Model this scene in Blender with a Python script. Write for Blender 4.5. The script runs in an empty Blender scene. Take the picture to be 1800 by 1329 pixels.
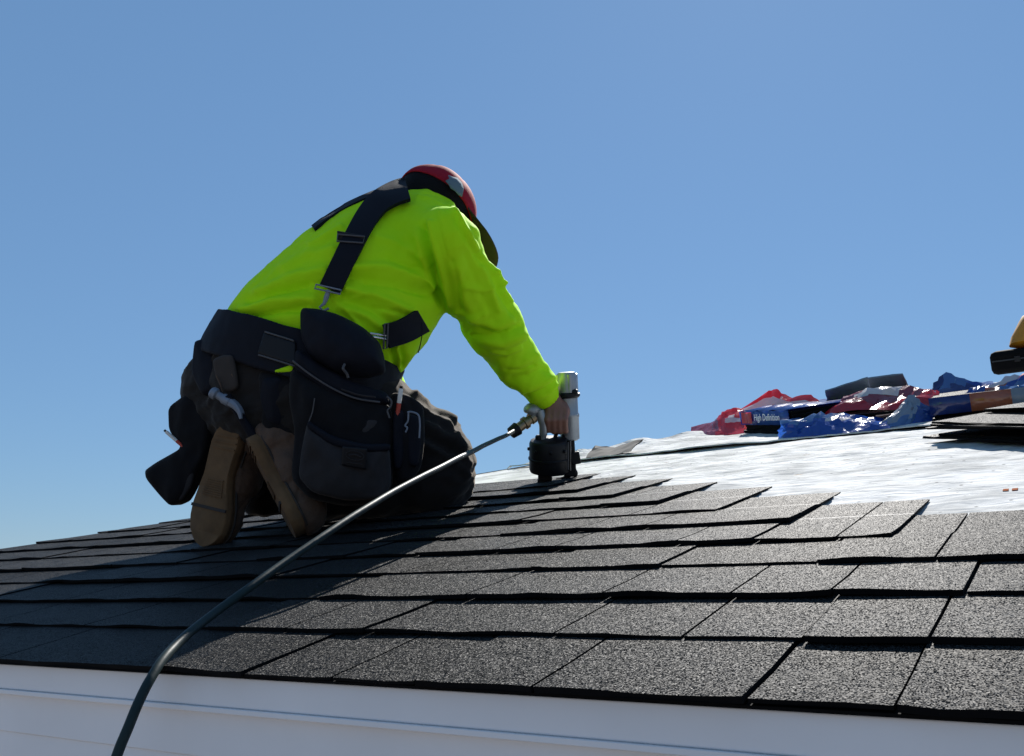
import bpy, math, random
import numpy as np
from mathutils import Vector, Matrix

# ------------------------------------------------------------------ camera, sky, sun
SC = bpy.context.scene
COL = SC.collection
FPX, CX, CY = 1606.07, 900.0, 664.5          # camera solved from the roof's vanishing points (pixels of the photograph)
B = np.array([[0.83848643, -0.13302467, -0.52843633],   # rows: world X (along eave), Y (into the roof), Z (up) seen from the camera
              [0.54492248, 0.20468852, 0.81311875],
              [0.0, -0.96974587, 0.24411668]])
cam_d = bpy.data.cameras.new('camera'); cam = bpy.data.objects.new('camera', cam_d); COL.objects.link(cam)
cam_d.sensor_width = 36; cam_d.lens = FPX / 1800 * 36; cam_d.clip_start = 0.02; cam_d.clip_end = 2000
cr, cu, cf = B[:, 0], -B[:, 1], B[:, 2]
cam.matrix_world = Matrix(((cr[0], cu[0], -cf[0], 0), (cr[1], cu[1], -cf[1], 0), (cr[2], cu[2], -cf[2], 0), (0, 0, 0, 1)))
SC.camera = cam
SUN_EL = math.radians(43.0); SUN_AZ = math.atan2(-0.27, 1.0)    # azimuth from +Y towards +X
sund = np.array([math.sin(SUN_AZ) * math.cos(SUN_EL), math.cos(SUN_AZ) * math.cos(SUN_EL), math.sin(SUN_EL)])
W = bpy.data.worlds.new('World'); SC.world = W; W.use_nodes = True
wn = W.node_tree.nodes; wl = W.node_tree.links
sky = wn.new('ShaderNodeTexSky'); sky.sky_type = 'NISHITA'; sky.sun_disc = False
sky.sun_elevation = SUN_EL; sky.sun_rotation = SUN_AZ; sky.air_density = 1.2; sky.dust_density = 0.08; sky.ozone_density = 7.0
bg = wn['Background']; bg.inputs['Strength'].default_value = 0.054
hz = wn.new('ShaderNodeMix'); hz.data_type = 'RGBA'; hz.inputs['Factor'].default_value = 0.5; hz.inputs['B'].default_value = (1.72, 3.50, 6.10, 1)
wl.new(sky.outputs[0], hz.inputs['A']); wl.new(hz.outputs['Result'], bg.inputs['Color'])
sl = bpy.data.lights.new('sun', 'SUN'); sl.energy = 5.0; sl.angle = math.radians(0.5); sl.color = (1.0, 0.96, 0.9)
so = bpy.data.objects.new('sun', sl); COL.objects.link(so)
so.rotation_euler = Vector(sund).to_track_quat('Z', 'Y').to_euler()
SC.view_settings.view_transform = 'Standard'; SC.view_settings.look = 'None'
SC.view_settings.gamma = 1; SC.view_settings.exposure = 0.85; SC.view_settings.use_curve_mapping = False

# ------------------------------------------------------------------ frames
N_R = np.array([0.0, -0.25748674, 0.96628183]); D_R = np.array([0.0, 0.96628183, 0.25748674]); X_R = np.array([1.0, 0, 0])
H_R = 0.24                                            # roof plane lies 24 cm under the camera, measured square to it
def rf(u, v, w=0.0): return X_R * u + D_R * v + N_R * (w - H_R)
def at(x, y, d): return B @ (np.array([(x - CX) / FPX, (y - CY) / FPX, 1.0]) * d)
def gd(x, y, w=0.0):
    r = B @ np.array([(x - CX) / FPX, (y - CY) / FPX, 1.0]); return r * (-(H_R - w) / (r @ N_R))
def guv(x, y):
    p = gd(x, y); return p[0], p @ D_R
def cv(r, u, a):                                      # a direction given as right / up / away from the camera
    v = B @ np.array([r, -u, a]); return v / np.linalg.norm(v)
def unit(v): v = np.asarray(v, float); return v / np.linalg.norm(v)
ZUP = np.array([0, 0, 1.0])

# ------------------------------------------------------------------ materials
def mat(name):
    m = bpy.data.materials.new(name); m.use_nodes = True
    return m, m.node_tree.nodes, m.node_tree.links, m.node_tree.nodes['Principled BSDF']
def simple(name, col, rough=0.6, metal=0.0, spec=0.5, noise=0.0, nscale=30, bump=0.0, bscale=200, trans=0.0):
    m, n, l, p = mat(name)
    p.inputs['Base Color'].default_value = (*col, 1); p.inputs['Roughness'].default_value = rough
    p.inputs['Metallic'].default_value = metal; p.inputs['Specular IOR Level'].default_value = spec
    tc = n.new('ShaderNodeTexCoord')
    if noise:
        t = n.new('ShaderNodeTexNoise'); t.inputs['Scale'].default_value = nscale; t.inputs['Detail'].default_value = 6
        l.new(tc.outputs['Object'], t.inputs['Vector'])
        mx = n.new('ShaderNodeMix'); mx.data_type = 'RGBA'; mx.inputs['A'].default_value = (*[c * (1 - noise) for c in col], 1)
        mx.inputs['B'].default_value = (*[min(1, c * (1 + noise)) for c in col], 1)
        l.new(t.outputs['Fac'], mx.inputs['Factor']); l.new(mx.outputs['Result'], p.inputs['Base Color'])
    if bump:
        t2 = n.new('ShaderNodeTexNoise'); t2.inputs['Scale'].default_value = bscale; t2.inputs['Detail'].default_value = 4
        l.new(tc.outputs['Object'], t2.inputs['Vector'])
        b = n.new('ShaderNodeBump'); b.inputs['Strength'].default_value = bump; b.inputs['Distance'].default_value = 0.01
        l.new(t2.outputs['Fac'], b.inputs['Height']); l.new(b.outputs['Normal'], p.inputs['Normal'])
    if trans:
        tr = n.new('ShaderNodeBsdfTranslucent'); tr.inputs['Color'].default_value = (*col, 1)
        ms = n.new('ShaderNodeMixShader'); ms.inputs[0].default_value = trans
        l.new(p.outputs[0], ms.inputs[1]); l.new(tr.outputs[0], ms.inputs[2])
        l.new(ms.outputs[0], n['Material Output'].inputs['Surface'])
    return m
def granules(name, dark, light, k=1.0, rough=0.36, tint=1.0):
    m, n, l, p = mat(name)
    tc = n.new('ShaderNodeTexCoord')
    vo = n.new('ShaderNodeTexVoronoi'); vo.inputs['Scale'].default_value = 940
    l.new(tc.outputs['Object'], vo.inputs['Vector'])
    sep = n.new('ShaderNodeSeparateColor'); l.new(vo.outputs['Color'], sep.inputs[0])
    pw = n.new('ShaderNodeMath'); pw.operation = 'POWER'; pw.inputs[1].default_value = 2.6; l.new(sep.outputs[0], pw.inputs[0])
    nz = n.new('ShaderNodeTexNoise'); nz.inputs['Scale'].default_value = 8; nz.inputs['Detail'].default_value = 5; l.new(tc.outputs['Object'], nz.inputs['Vector'])
    oi = n.new('ShaderNodeObjectInfo')
    ad = n.new('ShaderNodeMath'); ad.operation = 'ADD'; l.new(nz.outputs['Fac'], ad.inputs[0]); l.new(oi.outputs['Random'], ad.inputs[1])
    mr = n.new('ShaderNodeMapRange'); mr.inputs['From Min'].default_value = 0.3; mr.inputs['From Max'].default_value = 1.6
    mr.inputs['To Min'].default_value = 0.48; mr.inputs['To Max'].default_value = 1.4; l.new(ad.outputs[0], mr.inputs['Value'])
    mx = n.new('ShaderNodeMix'); mx.data_type = 'RGBA'; mx.inputs['A'].default_value = (*dark, 1); mx.inputs['B'].default_value = (*light, 1)
    l.new(pw.outputs[0], mx.inputs['Factor'])
    sc = n.new('ShaderNodeVectorMath'); sc.operation = 'SCALE'; l.new(mx.outputs['Result'], sc.inputs[0]); l.new(mr.outputs[0], sc.inputs['Scale'])
    l.new(sc.outputs[0], p.inputs['Base Color'])
    sb = n.new('ShaderNodeVectorMath'); sb.operation = 'SUBTRACT'; sb.inputs[1].default_value = (.5, .5, .5); l.new(vo.outputs['Color'], sb.inputs[0])
    s2 = n.new('ShaderNodeVectorMath'); s2.operation = 'SCALE'; s2.inputs['Scale'].default_value = k * 2; l.new(sb.outputs[0], s2.inputs[0])
    ge = n.new('ShaderNodeNewGeometry')
    av = n.new('ShaderNodeVectorMath'); av.operation = 'ADD'; l.new(ge.outputs['Normal'], av.inputs[0]); l.new(s2.outputs[0], av.inputs[1])
    nm = n.new('ShaderNodeVectorMath'); nm.operation = 'NORMALIZE'; l.new(av.outputs[0], nm.inputs[0]); l.new(nm.outputs[0], p.inputs['Normal'])
    p.inputs['Roughness'].default_value = rough; p.inputs['Specular IOR Level'].default_value = 0.036
    return m
M = {}
M['granule'] = granules('shingle_granules', (0.006, 0.006, 0.006), (0.084, 0.083, 0.082), k=1.05, rough=.5)
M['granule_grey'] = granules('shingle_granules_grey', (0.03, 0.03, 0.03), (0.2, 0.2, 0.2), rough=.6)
M['asphalt'] = simple('asphalt_edge', (0.003, 0.003, 0.0035), 0.85, spec=.1, noise=.4, nscale=90)
M['sealant'] = granules('sealant_strip', (0.03, 0.03, 0.032), (0.22, 0.22, 0.22), k=.4, rough=.5)  # shine of the black sealant painted in as a paler grey
M['white_metal'] = simple('white_aluminium', (0.78, 0.765, 0.77), 0.42, noise=.10, nscale=6, bump=.04, bscale=14)
M['siding'] = simple('white_siding', (0.62, 0.61, 0.60), 0.5, noise=.06, nscale=3)
M['wood'] = simple('sheathing', (0.3, 0.2, 0.11), 0.8, noise=.3, nscale=20)
M['lawn'] = simple('dry_ground', (0.20, 0.178, 0.165), 0.9, noise=.5, nscale=4, bump=.5, bscale=60)
M['pants'] = simple('dark_canvas', (0.017, 0.015, 0.0145), 0.9, noise=.35, nscale=14, bump=.12, bscale=500, spec=.15)
M['pouch'] = simple('charcoal_nylon', (0.008, 0.0078, 0.0095), 0.85, noise=.3, nscale=18, bump=.15, bscale=600, spec=.15)
M['pouch_grey'] = simple('worn_grey_nylon', (0.030, 0.028, 0.030), 0.85, noise=.4, nscale=14, bump=.15, bscale=600, spec=.15)
M['belt'] = simple('navy_black_webbing', (0.0045, 0.0055, 0.011), 0.75, noise=.3, nscale=25, bump=.15, bscale=500, spec=.2)
M['piping'] = simple('grey_piping', (0.06, 0.06, 0.066), 0.6)
M['leather'] = simple('tan_work_leather', (0.080, 0.045, 0.027), 0.8, noise=.7, nscale=26, bump=.2, bscale=90)
M['leather_dark'] = simple('dark_worn_leather', (0.028, 0.02, 0.016), 0.8, noise=.3, nscale=20)
M['sole'] = simple('tan_crepe_sole', (0.125, 0.068, 0.028), 0.9, noise=.6, nscale=24, bump=.12, bscale=70)
M['skin'] = simple('tanned_skin', (0.22, 0.10, 0.07), 0.55, noise=.12, nscale=30)
M['hair'] = simple('black_hair', (0.004, 0.0035, 0.004), 0.7, spec=.12, bump=.4, bscale=300)
M['cap_red'] = simple('red_cap_twill', (0.34, 0.010, 0.028), 0.8, spec=.2, noise=.15, nscale=30, bump=.06, bscale=600, trans=.18)
M['cap_bill'] = simple('cap_bill_underside', (0.045, 0.033, 0.026), 0.85, spec=.15)
M['cap_patch'] = simple('cap_grey_embroidery', (0.10, 0.15, 0.19), 0.9, bump=.2, bscale=500)
M['black_plastic'] = simple('black_plastic', (0.005, 0.0055, 0.008), 0.5, spec=.25, noise=.2, nscale=40)
M['magnesium'] = simple('grey_magnesium', (0.30, 0.32, 0.34), 0.42, metal=.55, noise=.2, nscale=40, bump=.04, bscale=120)
M['steel'] = simple('bright_steel', (0.62, 0.64, 0.66), 0.25, metal=1.0, noise=.1, nscale=50)
M['hammer_steel'] = simple('hammer_steel', (0.19, 0.22, 0.27), 0.6, metal=.3, noise=.15, nscale=50)
M['brass'] = simple('tarnished_brass', (0.25, 0.19, 0.12), 0.4, metal=.8, noise=.3, nscale=90)
M['hose'] = simple('green_rubber_hose', (0.014, 0.027, 0.028), 0.5, noise=.3, nscale=30, bump=.05, bscale=60, spec=.16)
M['pencil_red'] = simple('pencil_red', (0.45, 0.05, 0.03), 0.5)
M['pencil_white'] = simple('pencil_white', (0.7, 0.66, 0.6), 0.5)
def plastic(name, col, rough=.15, trans=.5):
    return simple(name, col, rough, noise=.12, nscale=25, trans=trans, spec=.9, bump=.28, bscale=48)
M['p_blue'] = plastic('blue_film', (0.02, 0.09, 0.42)); M['p_navy'] = plastic('navy_film', (0.008, 0.02, 0.14), trans=.25)
M['p_red'] = plastic('red_film', (0.75, 0.03, 0.05), trans=.55); M['p_white'] = plastic('white_film', (0.75, 0.70, 0.70), trans=.4)
M['p_orange'] = plastic('orange_brown_film', (0.30, 0.075, 0.02), trans=.1); M['p_light'] = plastic('light_blue_film', (0.10, 0.22, 0.48))
M['p_maroon'] = plastic('maroon_film', (0.26, 0.015, 0.03), trans=.3)
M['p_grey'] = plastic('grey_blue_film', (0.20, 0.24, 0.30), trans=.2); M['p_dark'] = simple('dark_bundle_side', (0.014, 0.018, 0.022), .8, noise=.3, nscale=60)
M['sky_sheen'] = simple('sky_sheen_shingle', (0.14, 0.17, 0.21), .55, noise=.15, nscale=40)  # sky sheen on dark shingle backs, put into the base colour
M['print'] = simple('white_print', (0.75, 0.77, 0.82), .45)
M['print_faint'] = simple('orange_print', (0.30, 0.12, 0.07), .9, spec=0)
M['yellow'] = simple('yellow_sack', (0.42, 0.20, 0.012), .55, noise=.2, nscale=12, trans=.2)
M['dark_red'] = simple('dark_red_print', (0.07, 0.012, 0.012), .6)
for k_, w_ in (('pants', .28), ('pouch', .15), ('pouch_grey', .15), ('leather', .12)):   # cloth fuzz catches the low light
    q_ = M[k_].node_tree.nodes['Principled BSDF']; q_.inputs['Sheen Weight'].default_value = w_; q_.inputs['Sheen Roughness'].default_value = .35; q_.inputs['Sheen Tint'].default_value = (.8, .7, .6, 1)
# hi-vis knit: saturated dye, light bleeds through the cloth
m, n, l, p = mat('hi_vis_knit'); M['hivis'] = m
p.inputs['Base Color'].default_value = (0.50, 0.93, 0.008, 1); p.inputs['Roughness'].default_value = .8; p.inputs['Specular IOR Level'].default_value = .15
p.inputs['Subsurface Weight'].default_value = .12; p.inputs['Subsurface Radius'].default_value = (.6, 1.0, .1); p.inputs['Subsurface Scale'].default_value = .05
tc = n.new('ShaderNodeTexCoord'); t2 = n.new('ShaderNodeTexNoise'); t2.inputs['Scale'].default_value = 60; t2.inputs['Detail'].default_value = 8
l.new(tc.outputs['Object'], t2.inputs['Vector']); b = n.new('ShaderNodeBump'); b.inputs['Strength'].default_value = .10; b.inputs['Distance'].default_value = .01
l.new(t2.outputs['Fac'], b.inputs['Height']); l.new(b.outputs['Normal'], p.inputs['Normal'])
tr = n.new('ShaderNodeBsdfTranslucent'); tr.inputs['Color'].default_value = (0.62, 0.95, 0.02, 1)
ms = n.new('ShaderNodeMixShader'); ms.inputs[0].default_value = .12
l.new(p.outputs[0], ms.inputs[1]); l.new(tr.outputs[0], ms.inputs[2]); l.new(ms.outputs[0], n['Material Output'].inputs['Surface'])
# synthetic underlayment: pale woven film
m, n, l, p = mat('pale_underlayment'); M['underlay'] = m
tc = n.new('ShaderNodeTexCoord'); mp = n.new('ShaderNodeMapping'); mp.inputs['Scale'].default_value = (1, 2.2, 2.2); l.new(tc.outputs['Object'], mp.inputs['Vector'])
t1 = n.new('ShaderNodeTexNoise'); t1.inputs['Scale'].default_value = 13; t1.inputs['Detail'].default_value = 6; t1.inputs['Distortion'].default_value = .6; l.new(mp.outputs[0], t1.inputs['Vector'])
b = n.new('ShaderNodeBump'); b.inputs['Strength'].default_value = .42; b.inputs['Distance'].default_value = .02; l.new(t1.outputs['Fac'], b.inputs['Height']); l.new(b.outputs['Normal'], p.inputs['Normal'])
t3 = n.new('ShaderNodeTexNoise'); t3.inputs['Scale'].default_value = 9; t3.inputs['Detail'].default_value = 6; l.new(tc.outputs['Object'], t3.inputs['Vector'])
cr_ = n.new('ShaderNodeValToRGB'); cr_.color_ramp.elements[0].color = (.36, .365, .36, 1); cr_.color_ramp.elements[0].position = .35
cr_.color_ramp.elements[1].color = (.58, .585, .58, 1); cr_.color_ramp.elements[1].position = .6; l.new(t3.outputs['Fac'], cr_.inputs[0]); vs_ = n.new('ShaderNodeTexVoronoi'); vs_.inputs['Scale'].default_value = 30; l.new(tc.outputs['Object'], vs_.inputs['Vector'])
ms_ = n.new('ShaderNodeMapRange'); ms_.inputs['From Min'].default_value = .07; ms_.inputs['From Max'].default_value = .12; ms_.inputs['To Min'].default_value = .25; ms_.inputs['To Max'].default_value = 1; l.new(vs_.outputs['Distance'], ms_.inputs['Value'])
sg_ = n.new('ShaderNodeVectorMath'); sg_.operation = 'SCALE'; l.new(cr_.outputs[0], sg_.inputs[0]); l.new(ms_.outputs[0], sg_.inputs['Scale']); l.new(sg_.outputs[0], p.inputs['Base Color'])
p.inputs['Roughness'].default_value = .7; p.inputs['Specular IOR Level'].default_value = .006

# ------------------------------------------------------------------ object helpers
def link(name, me, m, parent=None):
    o = bpy.data.objects.new(name, me); COL.objects.link(o)
    for x in (m if isinstance(m, (list, tuple)) else [m]): me.materials.append(x)
    if parent is not None: o.parent = parent; o.matrix_parent_inverse = parent.matrix_world.inverted()
    return o
def mesh(name, v, f, m, parent=None, smooth=True, mi=None):
    me = bpy.data.meshes.new(name); me.from_pydata([tuple(map(float, a)) for a in v], [], [tuple(map(int, a)) for a in f]); me.update()
    if smooth: me.polygons.foreach_set('use_smooth', [True] * len(me.polygons))
    if mi is not None: me.polygons.foreach_set('material_index', list(mi))
    return link(name, me, m, parent)
def root(name, loc, label, cat, group=None):
    o = bpy.data.objects.new(name, None); COL.objects.link(o); o.location = Vector(loc); o.empty_display_size = .1
    o['label'] = label; o['category'] = cat
    if group: o['group'] = group
    bpy.context.view_layer.update()
    return o
def tag(o, label, cat, group=None):
    o['label'] = label; o['category'] = cat
    if group: o['group'] = group
    return o
class MB:                                             # collects shapes into one mesh
    def __init__(s): s.v = []; s.f = []; s.mi = []
    def add(s, v, f, k=0):
        o = len(s.v); s.v += [tuple(a) for a in v]; s.f += [tuple(i + o for i in a) for a in f]; s.mi += [k] * len(f); return s
    def obj(s, name, m, parent=None, smooth=True, bevel=0, sharp=None):
        o = mesh(name, s.v, s.f, m, parent, smooth, s.mi)
        if bevel:
            b = o.modifiers.new('bevel', 'BEVEL'); b.width = bevel; b.segments = 2; b.limit_method = 'ANGLE'; b.angle_limit = .7
        if smooth:
            try: o.data.set_sharp_from_angle(angle=sharp or .7)
            except Exception: pass
        return o
def basis(ax):
    ax = unit(ax); t = np.array([0, 0, 1.0]) if abs(ax[2]) < .9 else np.array([1.0, 0, 0]); e1 = unit(np.cross(ax, t)); return ax, e1, np.cross(ax, e1)
def lathe(mb, a, ax, prof, n=24, e1=None, sx=1, sy=1, k=0):  # prof: (distance along ax, radius)
    ax, q1, q2 = basis(ax)
    if e1 is not None: q1 = unit(e1 - ax * (e1 @ ax)); q2 = np.cross(ax, q1)
    v = []; f = []
    for t, r in prof:
        for i in range(n):
            g = 2 * math.pi * i / n; v.append(a + ax * t + q1 * (r * sx * math.cos(g)) + q2 * (r * sy * math.sin(g)))
    for j in range(len(prof) - 1):
        for i in range(n): f.append((j * n + i, j * n + (i + 1) % n, (j + 1) * n + (i + 1) % n, (j + 1) * n + i))
    f.append(tuple(range(n))[::-1]); f.append(tuple(range((len(prof) - 1) * n, len(prof) * n)))
    return mb.add(v, f, k)
def spline(P, n):
    P = np.asarray(P, float); out = []
    Q = np.vstack([2 * P[0] - P[1], P, 2 * P[-1] - P[-2]])
    for i in range(1, len(Q) - 2):
        for j in range(n):
            t = j / n; a, b, c, d = Q[i - 1], Q[i], Q[i + 1], Q[i + 2]
            out.append(.5 * ((2 * b) + (-a + c) * t + (2 * a - 5 * b + 4 * c - d) * t * t + (-a + 3 * b - 3 * c + d) * t ** 3))
    out.append(P[-1]); return np.array(out)
def tube(mb, P, r, n=10, k=0):
    P = np.asarray(P, float); T = np.gradient(P, axis=0); T /= np.linalg.norm(T, axis=1)[:, None]
    ref = basis(T[0])[1]; v = []; f = []
    rr = r if hasattr(r, '__len__') else [r] * len(P)
    for i in range(len(P)):
        ref = unit(ref - T[i] * (ref @ T[i])); q = np.cross(T[i], ref)
        for j in range(n):
            g = 2 * math.pi * j / n; v.append(P[i] + (ref * math.cos(g) + q * math.sin(g)) * rr[i])
    for i in range(len(P) - 1):
        for j in range(n): f.append((i * n + j, i * n + (j + 1) % n, (i + 1) * n + (j + 1) % n, (i + 1) * n + j))
    f.append(tuple(range(n))[::-1]); f.append(tuple(range((len(P) - 1) * n, len(P) * n)))
    return mb.add(v, f, k)
BOXF = [(0, 3, 2, 1), (4, 5, 6, 7), (0, 1, 5, 4), (1, 2, 6, 5), (2, 3, 7, 6), (3, 0, 4, 7)]
def box(mb, c, ex, ey, ez, k=0):                      # centre and three half-axes
    c, ex, ey, ez = map(np.asarray, (c, ex, ey, ez))
    return mb.add([c + ex * a + ey * b_ + ez * d for d in (-1, 1) for a, b_ in ((-1, -1), (1, -1), (1, 1), (-1, 1))], BOXF, k)
def wbox(mb, x0, x1, y0, y1, z0, z1, k=0):
    return box(mb, ((x0 + x1) / 2, (y0 + y1) / 2, (z0 + z1) / 2), ((x1 - x0) / 2, 0, 0), (0, (y1 - y0) / 2, 0), (0, 0, (z1 - z0) / 2), k)

# noise
def vnoise(p, seed=0):
    p = np.asarray(p, float); i = np.floor(p).astype(np.int64); f = p - i; f = f * f * (3 - 2 * f); out = 0
    def h(a):
        n_ = (a[..., 0] * 374761393 + a[..., 1] * 668265263 + a[..., 2] * 2147483647 + seed * 1274126177) & 0xffffffff
        n_ = ((n_ ^ (n_ >> 13)) * 1274126177) & 0xffffffff; n_ = (n_ ^ (n_ >> 16)) & 0xffff
        return n_ / 65535.0
    for dx in (0, 1):
        for dy in (0, 1):
            for dz in (0, 1):
                w = (f[..., 0] if dx else 1 - f[..., 0]) * (f[..., 1] if dy else 1 - f[..., 1]) * (f[..., 2] if dz else 1 - f[..., 2])
                out = out + w * h(i + np.array([dx, dy, dz]))
    return out * 2 - 1
def fbm(p, seed=0, o=3): return sum(vnoise(np.asarray(p) * 2 ** k, seed + k) * .5 ** k for k in range(o))

# implicit surfaces ------------------------------------------------
def rc(a, b, ra, rb, k=.04, sq=None):                 # rounded cone between two joints; sq = (direction, factor) flattens it
    return dict(a=np.asarray(a, float), b=np.asarray(b, float), ra=ra, rb=rb, k=k, sq=sq)
def prim(P, c):
    d = P - c['a']; ba = c['b'] - c['a']; L = ba @ ba
    t = np.clip((d @ ba) / L, 0, 1) if L > 1e-12 else np.zeros(P.shape[:-1])
    q = d - t[..., None] * ba
    if c['sq']: q = q + np.multiply.outer((q @ c['sq'][0]) * (c['sq'][1] - 1), c['sq'][0])
    return np.sqrt((q * q).sum(-1)) - (c['ra'] + (c['rb'] - c['ra']) * t)
def smin(a, b, k):
    h = np.maximum(k - np.abs(a - b), 0) / k; return np.minimum(a, b) - h * h * k * .25
def grid(lo, hi, h):
    lo = np.asarray(lo); nn = np.ceil((np.asarray(hi) - lo) / h).astype(int) + 1
    return lo, nn
def field(prims, lo, hi, h, grow=0.0):
    lo, nn = grid(lo, hi, h); F = np.full(nn, .3, np.float32)
    for c in prims:
        R = max(c['ra'], c['rb']) + grow + c['k'] + 4 * h
        i0 = np.maximum(np.floor((np.minimum(c['a'], c['b']) - R - lo) / h).astype(int), 0)
        i1 = np.minimum(np.ceil((np.maximum(c['a'], c['b']) + R - lo) / h).astype(int) + 1, nn)
        if (i1 <= i0).any(): continue
        P = pts(lo + i0 * h, i1 - i0, h)
        s = tuple(slice(x, y) for x, y in zip(i0, i1))
        F[s] = smin(F[s], (prim(P, c) - grow).astype(np.float32), c['k'])
    return F, lo, nn
def pts(lo, nn, h):
    return np.stack(np.meshgrid(*[lo[i] + np.arange(nn[i]) * h for i in range(3)], indexing='ij'), -1)
def nets(F, lo, h):
    s = F < 0; nx, ny, nz = F.shape
    cs = [(i, j, k) for i in (0, 1) for j in (0, 1) for k in (0, 1)]
    cut = lambda A, c: A[c[0]:nx - 1 + c[0], c[1]:ny - 1 + c[1], c[2]:nz - 1 + c[2]]
    cnt = sum(cut(s, c).astype(np.int8) for c in cs); I = np.argwhere((cnt > 0) & (cnt < 8))
    idx = np.full((nx - 1, ny - 1, nz - 1), -1, np.int64); idx[I[:, 0], I[:, 1], I[:, 2]] = np.arange(len(I))
    acc = np.zeros((len(I), 3)); num = np.zeros(len(I))
    val = {c: F[I[:, 0] + c[0], I[:, 1] + c[1], I[:, 2] + c[2]].astype(float) for c in cs}
    for a in cs:
        for b_ in cs:
            if sum(b_) - sum(a) == 1 and all(y >= x for x, y in zip(a, b_)):
                fa, fb = val[a], val[b_]; x = (fa < 0) != (fb < 0); t = np.where(x, fa / np.where(x, fa - fb, 1), 0)
                acc += np.where(x[:, None], np.array(a) + t[:, None] * (np.array(b_) - np.array(a)), 0); num += x
    V = lo + (I + acc / num[:, None]) * h; Fs = []
    for ax in range(3):
        u, w = (ax + 1) % 3, (ax + 2) % 3
        sl0 = [slice(None)] * 3; sl1 = [slice(None)] * 3; sl0[ax] = slice(0, -1); sl1[ax] = slice(1, None)
        E = np.argwhere(s[tuple(sl0)] != s[tuple(sl1)])
        E = E[(E[:, u] > 0) & (E[:, w] > 0) & (E[:, u] < F.shape[u] - 1) & (E[:, w] < F.shape[w] - 1)]
        def ci(du, dw):
            c = E.copy(); c[:, u] -= du; c[:, w] -= dw; return idx[c[:, 0], c[:, 1], c[:, 2]]
        q = np.stack([ci(1, 1), ci(0, 1), ci(0, 0), ci(1, 0)], 1)
        fl = ~s[E[:, 0], E[:, 1], E[:, 2]]; q[fl] = q[fl][:, ::-1]; Fs.append(q)
    return V, np.vstack(Fs)
def vnorm(V, Q):
    n_ = np.cross(V[Q[:, 2]] - V[Q[:, 0]], V[Q[:, 3]] - V[Q[:, 1]]); o = np.zeros_like(V)
    for i in range(4): np.add.at(o, Q[:, i], n_)
    return o / np.maximum(np.linalg.norm(o, axis=1), 1e-12)[:, None]
def fastmesh(name, V, Q, m, parent=None, mi=None):
    me = bpy.data.meshes.new(name); nf = len(Q)
    me.vertices.add(len(V)); me.vertices.foreach_set('co', V.astype(np.float32).ravel())
    me.loops.add(nf * 4); me.loops.foreach_set('vertex_index', Q.astype(np.int32).ravel())
    me.polygons.add(nf); me.polygons.foreach_set('loop_start', np.arange(nf, dtype=np.int32) * 4)
    me.polygons.foreach_set('use_smooth', np.ones(nf, bool))
    if mi is not None: me.polygons.foreach_set('material_index', np.asarray(mi, np.int32))
    me.update(calc_edges=True); me.validate(); return link(name, me, m, parent)
def proj(V):
    q = V @ B; return np.stack([q[:, 0] / q[:, 2] * FPX + CX, q[:, 1] / q[:, 2] * FPX + CY], 1)
def segd(p, L):
    best = np.full(len(p), 1e9)
    for a, b_ in zip(L[:-1], L[1:]):
        a = np.array(a, float); b_ = np.array(b_, float); t = np.clip(((p - a) @ (b_ - a)) / ((b_ - a) @ (b_ - a)), 0, 1)
        best = np.minimum(best, np.linalg.norm(p - a - t[:, None] * (b_ - a), axis=1))
    return best
def foldit(V, Q, folds, extra=None):                  # raises cloth folds along the lines where the cloth creases
    n_ = vnorm(V, Q); px = proj(V); facing = np.clip(-(n_ * (V / np.linalg.norm(V, axis=1)[:, None])).sum(1) * 3, 0, 1)
    d = np.zeros(len(V))
    for L, amp, wd in folds: d += 1.45 * amp * np.exp(-(segd(px, L) / wd) ** 2)
    d *= facing
    if extra is not None: d += extra(V)
    return V + n_ * d[:, None]

# ------------------------------------------------------------------ ground and house
gm = MB(); gm.add([(-400, -400, -2.95), (400, -400, -2.95), (400, 600, -2.95), (-400, 600, -2.95)], [(0, 1, 2, 3)])
g = gm.obj('ground', M['lawn'], smooth=False); g['kind'] = 'structure'
HOUSE = root('house', (0, 1.0, -2.95), 'white trimmed house whose charcoal shingle roof is half laid over pale underlayment', 'house')
EX, V0, HS = .1433, .652, .337                        # exposure, first course, height of a shingle
def hip_u(v): return -2.955 + .8 * (v - 1.57)
DECK_W = -.010
C0 = rf(hip_u(.705), .705, DECK_W); CT = rf(hip_u(7.6), 7.6, DECK_W)
CB = np.array([C0[0], 14.0, C0[2]])
dk = MB(); rr_ = rf(6.5, .705, DECK_W); rt = rf(6.5, 7.6, DECK_W)
tk = np.array([0, 0, -.03]); bk = np.array([6.5, 2 * CT[1] - C0[1], C0[2]]); bl = np.array([C0[0], 2 * CT[1] - C0[1], C0[2]])
P_ = [C0, rr_, rt, CT, bl, bk]
dk.add(P_ + [q + tk for q in P_], [(0, 1, 2, 3), (0, 3, 4), (3, 2, 5, 4), (6, 9, 8, 7), (6, 10, 9), (9, 10, 11, 8), (0, 6, 7, 1), (4, 10, 6, 0), (1, 7, 8, 2), (2, 8, 11, 5), (5, 11, 10, 4)])
dk.obj('roof_deck', M['wood'], HOUSE, smooth=False)
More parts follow.
